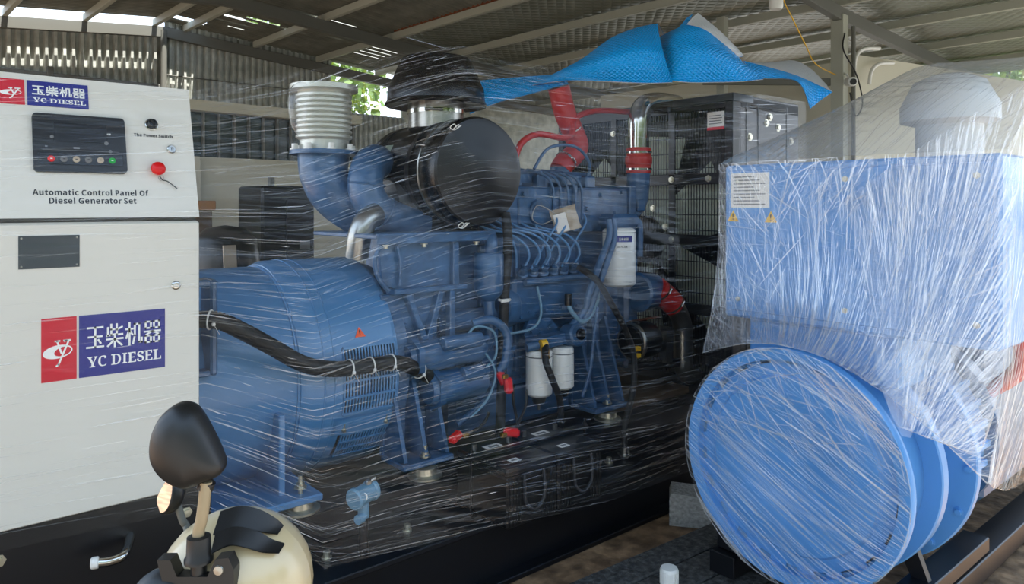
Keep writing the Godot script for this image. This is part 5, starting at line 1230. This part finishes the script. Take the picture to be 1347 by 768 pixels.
func scooter() -> void:
	# a scooter's handlebar head close to the lens; its own axes: ex right, ez towards the viewer
	var o := Vector3(0.33, 1.235, -1.16)
	var ex := Vector3(0.7653, 0, 0.6437)
	var ez := Vector3(-0.6437, 0, 0.7653)
	var ey := Vector3.UP
	var L := func(x: float, y: float, z := 0.0) -> Vector3: return o + ex * x + ey * y + ez * z
	var t := thing("scooter", "cream scooter handlebar head with two black mirrors in front", "scooter", o + Vector3(0, -1.235, 0) + ez * -0.1)
	var out := [Vector2(-0.0539, -0.0106), Vector2(-0.0518, 0.0177), Vector2(-0.0417, 0.042), Vector2(-0.0235, 0.0589), Vector2(-0.0073, 0.0642), Vector2(0.0109, 0.0581), Vector2(0.025, 0.0379), Vector2(0.0372, 0.0136), Vector2(0.0493, -0.0147), Vector2(0.0546, -0.0349), Vector2(0.0473, -0.0479), Vector2(0.0331, -0.0543), Vector2(0.0129, -0.0612), Vector2(-0.0013, -0.0653), Vector2(-0.0195, -0.0592), Vector2(-0.0357, -0.0471), Vector2(-0.0478, -0.0309)]
	var sm := []
	var pts3 := []
	for q in out: pts3.append(Vector3(q.x, q.y, 0))
	for q in [out[0], out[1], out[2]]: pts3.append(Vector3(q.x, q.y, 0))
	var sp := MB.spline(pts3, 4)
	for k in range(4, 4 + out.size() * 4): sm.append(Vector2(sp[k].x, sp[k].y))
	var shell := func(F: Callable, scale: float) -> MB:
		var rows := []
		for lv in [[0.90, -0.016], [0.985, -0.014], [1.0, -0.006], [0.992, 0.004], [0.96, 0.014], [0.86, 0.025], [0.66, 0.034], [0.4, 0.039], [0.15, 0.041], [0.001, 0.0412]]:
			var row := []
			for k in sm.size() + 1:
				var q: Vector2 = sm[k % sm.size()] * scale * lv[0]
				row.append(F.call(q.x, q.y, lv[1] * scale))
			rows.append(row)
		return mb().grid(rows)
	var disc := func(F: Callable, scale: float, z: float) -> MB:
		var m := mb()
		for k in sm.size():
			var a: Vector2 = sm[k] * scale * 0.9
			var b: Vector2 = sm[(k + 1) % sm.size()] * scale * 0.9
			m.flat(F.call(0.0, 0.0, z), F.call(a.x, a.y, z), F.call(b.x, b.y, z), F.call(0, 0, z) - F.call(0, 0, 0))
		return m
	var F1 := func(x: float, y: float, z: float) -> Vector3:
		var r := Vector3(x, y, z).rotated(Vector3.UP, 0.16)
		return o + ex * r.x + ey * r.y + ez * r.z
	var mir := part(t, "mirror_shell", shell.call(F1, 1.0), M.mirror_black, "black back of the large mirror")
	part(mir, "mirror_glass", disc.call(F1, 1.0, -0.0155), M.mirror_glass)
	part(mir, "mount_socket", mb().cyl(L.call(0.03, -0.056, 0.0), L.call(0.025, -0.068, 0.0), 0.012, 14), M.mirror_black)
	part(t, "mirror_stalk", mb().hose([L.call(0.029, -0.055, 0.004), L.call(0.026, -0.085, 0.004), L.call(0.021, -0.115, 0.002), L.call(0.016, -0.132, 0.0), L.call(0.015, -0.16, 0.0)], 0.0088, 14), M.stalk_tan, "worn tan mirror stalk")
	var o2: Vector3 = L.call(-0.104, -0.14, -0.16)
	var F2 := func(x: float, y: float, z: float) -> Vector3:
		var r := Vector3(x, y, z).rotated(Vector3.BACK, 0.35).rotated(Vector3.UP, 2.4).rotated(Vector3.RIGHT, -0.3)
		return o2 + ex * r.x + ey * r.y + ez * r.z
	var m2 := part(t, "mirror_shell", shell.call(F2, 0.52), M.mirror_black, "small second mirror")
	part(m2, "mirror_glass", disc.call(F2, 0.52, -0.0086), M.mirror_glass)
	part(t, "mirror_stalk", mb().hose([o2 + ex * 0.012 + ey * -0.012, o2 + ex * 0.022 + ey * -0.045, o2 + ex * 0.030 + ey * -0.060, L.call(-0.041, -0.215, -0.1)], 0.0062, 12), M.beam_grey, "grey mirror stalk")
	# rubber boot and bracket
	part(t, "stalk_boot", mb().lathe([Vector2(0.010, 0.0), Vector2(0.017, -0.002), Vector2(0.018, -0.03), Vector2(0.021, -0.034), Vector2(0.021, -0.040), Vector2(0.012, -0.041), Vector2(0.011, -0.09)].map(func(q): return Vector2(q.x, -q.y)), L.call(0.016, -0.138, 0.0), -ey, 20), M.mirror_black)
	part(t, "stalk_nut", mb().cyl(L.call(0.016, -0.178, 0.0), L.call(0.016, -0.23, 0.0), 0.010, 14), M.steel)
	var br := part(t, "bracket", mb().prism([Vector2(-0.042, -0.171), Vector2(-0.022, -0.171), Vector2(-0.012, -0.196), Vector2(0.034, -0.196), Vector2(0.046, -0.17), Vector2(0.066, -0.167), Vector2(0.074, -0.185), Vector2(0.075, -0.26), Vector2(-0.02, -0.26)], L.call(0, 0, -0.012), ex, ey, ez * 0.024), M.mirror_black, "black handlebar bracket")
	part(br, "screw", mb().lathe([Vector2(0.008, 0), Vector2(0.007, 0.002), Vector2(0, 0.0025)], L.call(0.051, -0.186, 0.012), ez, 14), M.steel)
	part(t, "front_cap", mb().lathe([Vector2(0.055, 0), Vector2(0.053, 0.012), Vector2(0.046, 0.016), Vector2(0.043, 0.022), Vector2(0.03, 0.03), Vector2(0, 0.034)], L.call(-0.035, -0.245, 0.0), (ez + ey * 0.4).normalized(), 36), M.mirror_black)
	# cream shell of the handlebar head
	var rows := []
	for i in 17:
		var ph := PI * i / 16.0
		var row := []
		for j in 33:
			var th := TAU * j / 32.0
			row.append(L.call(0.035 + 0.125 * sin(ph) * cos(th), -0.262 + 0.118 * cos(ph), -0.10 + 0.115 * sin(ph) * sin(th)))
		rows.append(row)
	part(t, "head_shell", mb().grid(rows), M.scooter_cream, "cream painted handlebar head")
	for q in [[[[272, 691], [295, 688], [318, 697], [338, 714], [345, 728]], [[272, 712], [292, 707], [312, 713], [330, 722], [345, 729]], -0.05], [[[276, 708], [300, 705], [325, 716], [342, 732], [355, 742]], [[280, 724], [300, 718], [318, 726], [336, 737], [355, 743]], -0.02]]:
		var g := []
		for i in 4:
			var row := []
			for j in 5:
				var f := i / 3.0
				var pu: float = lerpf(q[0][j][0], q[1][j][0], f)
				var pv: float = lerpf(q[0][j][1], q[1][j][1], f)
				row.append(L.call((pu - 247.0) * 0.00116, -(pv - 585.0) * 0.00116, q[2] + 0.03 * f - 0.012 * j))
			g.append(row)
		g = fine(g, 5)
		part(t, "visor_blade", mb().grid(g, ey + ez).grid(offset_grid(g, -ey - ez, 0.004), -ey), M.mirror_black, "black visor blade")
	# leg shield, fork and wheel below the frame of the picture
	part(t, "leg_shield", mb().prism([Vector2(-0.12, 0.90), Vector2(0.16, 0.90), Vector2(0.21, 0.72), Vector2(0.17, 0.42), Vector2(-0.12, 0.42), Vector2(-0.17, 0.72)], L.call(0.0, -1.235, -0.13), ex, ey, ez * 0.05), M.scooter_cream)
	part(t, "fork", mb().cyl(L.call(0.03, -0.36, -0.10), L.call(0.03, -0.98, -0.04), 0.03, 16), M.steel)
	part(t, "wheel", mb().ring(L.call(0.03, -1.015, -0.03), ex, 0.17, 0.05, 36, 12), M.black_rubber)
	part(t, "wheel_hub", mb().cyl(L.call(-0.01, -1.015, -0.03), L.call(0.07, -1.015, -0.03), 0.135, 28, -1.0, 0.01), M.steel)
	part(t, "floor_pan", mb().box(L.call(0.02, -0.88, -0.55), Vector3(0.3, 0.12, 0.8), Basis(ex, ey, ez), 0.04), M.scooter_cream)
	part(t, "rear_wheel", mb().ring(L.call(0.03, -1.015, -0.98), ex, 0.17, 0.05, 36, 12), M.black_rubber)

func wrinkled(g: Array, facing: Vector3, amp: float, fu: float, fv: float, sd: int) -> Array:
	# fu, fv: wrinkles per metre along columns and rows
	var fn := FastNoiseLite.new()
	fn.seed = sd; fn.frequency = 1.0; fn.fractal_octaves = 1; fn.noise_type = FastNoiseLite.TYPE_SIMPLEX
	var out := []
	for i in g.size():
		var r := []
		for j in g[0].size():
			var p: Vector3 = g[i][j]
			var s := p.x * 0.7 + p.z * 0.7
			var h := fn.get_noise_2d(s * fu, p.y * fv + s * 2.0)
			h = (1.0 - absf(h) * 2.0) * smoothstep(-0.25, 0.45, fn.get_noise_2d(s * 1.7 + 40.0, p.y * 2.1))
			r.append(p + facing * amp * h)
		out.append(r)
	return out

func pick(g: Array, fi: float, fj: float) -> Vector3:
	var R := g.size() - 1
	var C: int = g[0].size() - 1
	fi = clampf(fi, 0.0, R - 0.001); fj = clampf(fj, 0.0, C - 0.001)
	var i := int(fi); var j := int(fj)
	var a: Vector3 = g[i][j].lerp(g[i][j + 1], fj - j)
	var b: Vector3 = g[i + 1][j].lerp(g[i + 1][j + 1], fj - j)
	return a.lerp(b, fi - i)

func creases(b: MB, g: Array, facing: Vector3, count: int, rng: RandomNumberGenerator, ang: Callable, lmin: float, lmax: float, wmin: float, wmax: float, straight := 0.04, dens: Variant = null, plies := 2) -> void:
	# folds of film standing off the sheet: slender tent-shaped ridges that follow it
	var R := g.size() - 1
	var C: int = g[0].size() - 1
	for n in count:
		var fi := rng.randf() * R
		var fj := rng.randf() * C
		if dens != null and rng.randf() > dens.call(fi / R, fj / C): continue
		var th: float = ang.call(fi / R, fj / C, rng)
		var c0 := pick(g, fi, fj)
		var du := maxf(0.002, (pick(g, fi, fj + 1.0) - pick(g, fi, fj - 1.0)).length() * 0.5)
		var dv := maxf(0.002, (pick(g, fi + 1.0, fj) - pick(g, fi - 1.0, fj)).length() * 0.5)
		var L := lerpf(lmin, lmax, pow(rng.randf(), 2.2))
		var w := lerpf(wmin, wmax, pow(rng.randf(), 2.0))
		var lift := rng.randf_range(0.03, 0.45)
		var lean := rng.randf_range(-0.6, 0.6)
		var path := []
		var bend := rng.randfn(0.0, straight)
		for k in 6:
			var q := (k / 5.0 - 0.5) * L
			var tt := th + bend * (k / 5.0 - 0.5)
			path.append(pick(g, fi + sin(tt) * q / dv, fj + cos(tt) * q / du) + facing * 0.002)
		for k in 5:
			var p: Vector3 = path[k]
			var q: Vector3 = path[k + 1]
			var d := q - p
			if d.length() < 1e-4: continue
			var s := facing.cross(d).normalized()
			var w0 := w * sin(PI * (k + 0.08) / 5.16)
			var w1 := w * sin(PI * (k + 1.08) / 5.16)
			for ply in plies:
				# close plies stacked to whiten the pleat and paint in its glint
				var up := facing * 0.0004 * ply
				var t0 := p + facing * w0 * lift * (1.0 - 0.15 * ply) + s * w0 * lean + up
				var t1 := q + facing * w1 * lift * (1.0 - 0.15 * ply) + s * w1 * lean + up
				b.quad(p - s * w0 + up, q - s * w1 + up, t1, t0, facing - s * 0.5)
				b.quad(t0, t1, q + s * w1 + up, p + s * w0 + up, facing + s * 0.5)

func resample(poly: Array, n: int) -> Array:
	var L := 0.0
	for k in poly.size() - 1: L += poly[k].distance_to(poly[k + 1])
	var out := []
	for i in n + 1:
		var d := L * i / n
		for k in poly.size() - 1:
			var s: float = poly[k].distance_to(poly[k + 1])
			if d <= s or k == poly.size() - 2:
				out.append(poly[k].lerp(poly[k + 1], minf(1.0, d / s)))
				break
			d -= s
	return out

func films() -> void:
	var rng := RandomNumberGenerator.new()
	rng.seed = 77
	# --- film round the first set: upright profiles (y, z) from hem to top at stations along x
	var st := [
		[-0.16, [[0.66, -2.435], [1.56, -2.435], [2.0, -2.55]]],
		[0.74, [[0.62, -2.435], [1.56, -2.435], [2.01, -2.55]]],
		[1.12, [[0.33, -2.35], [1.3, -2.45], [2.10, -2.66]]],
		[1.50, [[0.33, -2.28], [1.0, -2.42], [1.7, -2.60], [2.22, -2.78]]],
		[1.85, [[0.33, -2.20], [0.55, -2.20], [1.7, -2.66], [2.33, -2.88]]],
		[2.13, [[0.30, -2.195], [0.56, -2.195], [1.77, -2.735], [2.12, -2.865], [2.40, -2.94]]],
		[2.44, [[0.27, -2.20], [0.55, -2.20], [1.75, -2.72], [2.36, -2.88]]],
		[2.95, [[0.20, -2.30], [0.55, -2.33], [1.6, -2.62], [2.30, -2.74]]],
		[3.40, [[0.17, -2.36], [0.55, -2.40], [1.6, -2.56], [2.28, -2.62]]],
		[3.82, [[0.20, -2.42], [1.3, -2.435], [2.29, -2.43]]],
		[4.62, [[0.22, -2.42], [1.3, -2.43], [2.29, -2.43]]]]
	var cols := []
	for s in st:
		var poly := []
		for q in s[1]: poly.append(Vector3(s[0], q[0], q[1]))
		cols.append(resample(poly, 190))
	var g := []
	for i in 191:
		var row := []
		for c in cols.size() - 1:
			var n := maxi(2, int((st[c + 1][0] - st[c][0]) / 0.035))
			for k in n: row.append(cols[c][i].lerp(cols[c + 1][i], float(k) / n))
		row.append(cols[-1][i])
		g.append(row)
	var F := Vector3.BACK
	var t := thing("stretch_film", "clear stretch film wound tightly round the left-hand generator set", "plastic film", Vector3(2.2, 0.17, -2.3))
	var gw := wrinkled(g, F, 0.0030, 1.6, 13.0, 3)
	part(t, "front_sheet", mb().grid(gw, F, Vector2(3.6, 2.2)), M.film)
	var cb := mb()
	var along := func(fi: float, fj: float, r: RandomNumberGenerator) -> float: return r.randfn(0.035 + 0.10 * (fi - 0.4), 0.028)
	var where := func(fi: float, fj: float) -> float: return 0.22 if fj < 0.2 else 1.0
	creases(cb, g, F, 1500, rng, along, 0.10, 1.2, 0.0005, 0.0016, 0.03, where)
	stuff(part(t, "front_folds", cb, M.film_glint_fold))
	var low := func(fi: float, fj: float) -> float: return (0.08 if fj < 0.2 else 1.0) * (1.0 if fi < 0.55 else 0.45)
	var cg := mb()
	creases(cg, g, F, 1700, rng, along, 0.03, 0.40, 0.0006, 0.0022, 0.02, low, 5)
	stuff(part(t, "front_glints", cg, M.film_glint_fold))  # bright streaks put into whitened film strips
	var back := []
	for i in 12:
		var row := []
		for j in 40: row.append(Vector3(-0.16 + 4.78 * j / 39.0, 0.3 + 1.85 * i / 11.0, -4.02))
		back.append(row)
	part(t, "back_sheet", mb().grid(wrinkled(back, -F, 0.004, 2.0, 10.0, 9), -F, Vector2(3.0, 1.0)), M.film)
	var side := []
	for i in 12:
		var row := []
		for j in 16: row.append(Vector3(4.63, 0.25 + 2.04 * i / 11.0, -2.42 - 1.6 * j / 15.0))
		side.append(row)
	part(t, "end_sheet", mb().grid(wrinkled(side, Vector3.RIGHT, 0.004, 2.0, 10.0, 9), Vector3.RIGHT, Vector2(1.2, 1.2)), M.film)
	# crumpled film by the air cleaner: short whitened creases painted in as glints
	var kn := mb()
	creases(kn, g, F, 9000, rng, func(_a, _b, r): return r.randfn(1.5, 0.35), 0.015, 0.10, 0.0005, 0.0022, 0.3, func(fi, fj):
		var p := pick(g, fi * (g.size() - 1), fj * (g[0].size() - 1))
		return 1.0 if absf(p.x - 2.40 + 0.08 * (p.y - 1.6)) < 0.035 and p.y > 1.30 and p.y < 1.95 else 0.0, 4)
	stuff(part(t, "gathered_folds", kn, M.film_glint_fold))
	# --- loose film over the second set
	var t2 := thing("loose_film", "loose crinkled clear film draped over the right-hand set", "plastic film", Vector3(2.9, 0.2, -1.4))
	var L := Vector3.LEFT
	var f1 := [
		[Vector3(2.56, 0.98, -1.80), Vector3(2.53, 1.05, -1.60), Vector3(2.52, 1.075, -1.42), Vector3(2.53, 1.04, -1.22), Vector3(2.58, 0.90, -0.98), Vector3(2.66, 0.70, -0.78)],
		[Vector3(2.66, 1.16, -1.82), Vector3(2.64, 1.18, -1.62), Vector3(2.63, 1.18, -1.42), Vector3(2.63, 1.15, -1.20), Vector3(2.66, 1.06, -0.97), Vector3(2.70, 0.98, -0.76)],
		[Vector3(2.715, 1.45, -1.825), Vector3(2.705, 1.45, -1.62), Vector3(2.70, 1.45, -1.40), Vector3(2.70, 1.43, -1.18), Vector3(2.70, 1.40, -0.96), Vector3(2.712, 1.36, -0.75)],
		[Vector3(2.718, 1.78, -1.825), Vector3(2.715, 1.782, -1.62), Vector3(2.715, 1.782, -1.40), Vector3(2.715, 1.782, -1.18), Vector3(2.715, 1.782, -0.96), Vector3(2.715, 1.78, -0.75)]]
	var g1 := fine(f1, 34)
	part(t2, "front_sheet", mb().grid(wrinkled(g1, L, 0.011, 9.0, 9.0, 12), L, Vector2(1.4, 1.2)), M.film_dense)
	var c1 := mb()
	var steep := func(fi: float, fj: float, r: RandomNumberGenerator) -> float:
		var p := pick(g1, fi * (g1.size() - 1), fj * (g1[0].size() - 1))
		var fan := atan2(p.y - 0.35, p.z + 1.22)
		if fj < 0.3: return r.randfn(1.95, 0.5)
		return r.randfn(fan, 0.07) if fi < 0.8 or fj > 0.6 else r.randfn(1.2, 0.5)
	creases(c1, g1, L, 1500, rng, steep, 0.05, 0.6, 0.0005, 0.0022, 0.04)
	var level := func(fi: float, fj: float, r: RandomNumberGenerator) -> float: return r.randfn(-0.10, 0.06)
	creases(c1, g1, L, 420, rng, level, 0.04, 0.3, 0.0005, 0.0014)
	stuff(part(t2, "front_folds", c1, M.film_glint_fold))
	var cg1 := mb()
	var right := func(fi: float, fj: float) -> float: return 0.35 + 0.65 * fj
	creases(cg1, g1, L, 1700, rng, steep, 0.02, 0.40, 0.0005, 0.0032, 0.04, right, 5)
	stuff(part(t2, "front_glints", cg1, M.film_glint_fold))
	# a second, brighter layer pulled tight across its right half
	var f5 := [
		[Vector3(2.56, 0.86, -1.04), Vector3(2.59, 0.83, -0.93), Vector3(2.63, 0.80, -0.80)],
		[Vector3(2.60, 1.12, -1.12), Vector3(2.62, 1.12, -0.95), Vector3(2.65, 1.1, -0.735)],
		[Vector3(2.675, 1.48, -1.22), Vector3(2.68, 1.52, -0.98), Vector3(2.685, 1.5, -0.72)],
		[Vector3(2.69, 1.62, -1.27), Vector3(2.69, 1.80, -1.0), Vector3(2.70, 1.99, -0.69)]]
	var g5 := fine(f5, 26)
	part(t2, "overlap_sheet", mb().grid(wrinkled(g5, L, 0.009, 12.0, 6.0, 19), L, Vector2(0.9, 1.2)), M.film_dense)
	var c5 := mb()
	var fan5 := func(fi: float, fj: float, r: RandomNumberGenerator) -> float:
		var p := pick(g5, fi * (g5.size() - 1), fj * (g5[0].size() - 1))
		return r.randfn(atan2(p.y - 0.30, p.z + 1.16), 0.05)
	creases(c5, g5, L, 800, rng, fan5, 0.05, 0.5, 0.0004, 0.0020, 0.03, func(fi, fj): return smoothstep(0.0, 0.5, fj) * (1.0 - 0.6 * smoothstep(0.8, 1.0, fi)))
	stuff(part(t2, "overlap_folds", c5, M.film_glint_fold))
	var c6 := mb()
	creases(c6, g5, L, 900, rng, fan5, 0.03, 0.4, 0.0005, 0.0034, 0.03, func(fi, fj): return smoothstep(0.0, 0.6, fj), 4)
	stuff(part(t2, "overlap_glints", c6, M.film_glint_fold))
	var fp := [[Vector3(2.545, 0.83, -1.005), Vector3(2.545, 0.83, -0.975)], [Vector3(2.565, 0.95, -1.07), Vector3(2.565, 0.94, -0.955)], [Vector3(2.60, 1.07, -1.115), Vector3(2.60, 1.08, -0.965)], [Vector3(2.625, 1.12, -1.06), Vector3(2.625, 1.15, -1.0)]]
	part(t2, "smooth_patch", mb().grid(fine(fp, 8), L), M.film_dense, "smooth pale patch of doubled film")
	var f3 := [
		[Vector3(2.718, 1.782, -1.825), Vector3(2.715, 1.784, -1.62), Vector3(2.715, 1.784, -1.40), Vector3(2.715, 1.784, -1.10), Vector3(2.715, 1.782, -0.75)],
		[Vector3(3.15, 1.93, -1.78), Vector3(3.1, 1.95, -1.6), Vector3(3.05, 1.96, -1.40), Vector3(3.0, 1.98, -1.10), Vector3(2.9, 1.93, -0.74)],
		[Vector3(3.60, 2.11, -1.66), Vector3(3.52, 2.13, -1.55), Vector3(3.48, 2.14, -1.40), Vector3(3.42, 2.16, -1.12), Vector3(3.2, 2.12, -0.80)],
		[Vector3(3.95, 2.275, -1.55), Vector3(3.86, 2.285, -1.46), Vector3(3.84, 2.29, -1.36), Vector3(3.84, 2.28, -1.22), Vector3(3.7, 2.24, -0.95)]]
	var g3 := fine(f3, 26)
	var U := Vector3(-0.4, 0.9, 0.1).normalized()
	part(t2, "top_sheet", mb().grid(wrinkled(g3, U, 0.005, 14.0, 10.0, 13), U, Vector2(1.2, 1.2)), M.film_layers)
	var c3 := mb()
	var radial := func(fi: float, fj: float, r: RandomNumberGenerator) -> float: return r.randfn(1.45 - 0.5 * (fj - 0.5), 0.12)
	creases(c3, g3, U, 700, rng, radial, 0.05, 0.6, 0.0006, 0.003)
	stuff(part(t2, "top_folds", c3, M.film_glint_fold))
	var f4 := [
		[Vector3(2.70, 0.70, -0.80), Vector3(2.95, 0.60, -0.85), Vector3(3.3, 0.52, -0.87), Vector3(4.2, 0.5, -0.90)],
		[Vector3(2.715, 1.2, -0.75), Vector3(3.0, 1.2, -0.76), Vector3(3.4, 1.2, -0.78), Vector3(4.2, 1.2, -0.86)],
		[Vector3(2.715, 1.78, -0.748), Vector3(2.95, 1.94, -0.75), Vector3(3.3, 2.1, -0.82), Vector3(4.2, 2.26, -1.1)]]
	var g4 := fine(f4, 24)
	part(t2, "side_sheet", mb().grid(wrinkled(g4, F, 0.006, 12.0, 6.0, 14), F, Vector2(2.0, 1.6)), M.film)
	var c4 := mb()
	creases(c4, g4, F, 500, rng, func(_a, _b, r): return r.randfn(1.35, 0.25), 0.05, 0.6, 0.0008, 0.004)
	stuff(part(t2, "side_folds", c4, M.film_glint_fold))
	# film drawn over the round end disc
	var gd := []
	for i in 61:
		var row := []
		for j in 61:
			var a := (j / 60.0) * 2.0 - 1.0
			var b := (i / 60.0) * 2.0 - 1.0
			var x := a * sqrt(1.0 - b * b * 0.5)
			var y := b * sqrt(1.0 - a * a * 0.5)
			row.append(Vector3(2.530, 0.612 + y * 0.448, -1.415 + x * 0.448))
		gd.append(row)
	part(t2, "disc_sheet", mb().grid(wrinkled(gd, L, 0.004, 8.0, 14.0, 15), L, Vector2(1.2, 1.2)), M.film)
	var cd := mb()
	creases(cd, gd, L, 760, rng, func(a, _b, r): return r.randfn(-0.50, 0.035) if a < 0.62 else r.randfn(-0.55, 0.4), 0.04, 0.55, 0.0006, 0.0030, 0.03, null, 5)
	creases(cd, gd, L, 260, rng, func(_a, _b, r): return r.randfn(-0.5, 0.7), 0.02, 0.12, 0.0005, 0.0022, 0.2, func(a, b): return 1.0 if a > 0.62 - 0.15 * b else 0.05, 4)
	stuff(part(t2, "disc_folds", cd, M.film_glint_fold))

func _ready() -> void:
	camera_and_light()
	materials()
	shed()
	var R := Basis(Vector3.UP, SHED)
	tree(R * Vector3(6.7, -0.02, -13.4), 5.6, 1.7, "bushy yellow green tree beyond the end of the gable wall", 7, 5000)
	tree(R * Vector3(16.5, -0.02, -3.6), 5.0, 2.0, "green tree at the far right edge beyond the roof", 8, 5000)
	var lab := ["left of all", "second from the left", "in the middle", "second from the right", "right of all", "at the left side of the yard"]
	for k in 6:
		var at: Vector3 = [Vector3(-6.5, -0.02, 6.5), Vector3(-3.0, -0.02, 8.5), Vector3(1.0, -0.02, 9.0), Vector3(5.0, -0.02, 8.5), Vector3(9.0, -0.02, 7.0), Vector3(-8.5, -0.02, 1.5)][k]
		tree(at, 5.2, 2.1, "green tree across the yard behind the photographer, " + lab[k], 20 + k, 6500, 0.30)
	skid(); cabinet(); alternator(); engine(); air_cleaner(); radiator(); batteries(); small_things()
	tarp()
	second_set()
	scooter()
	films()
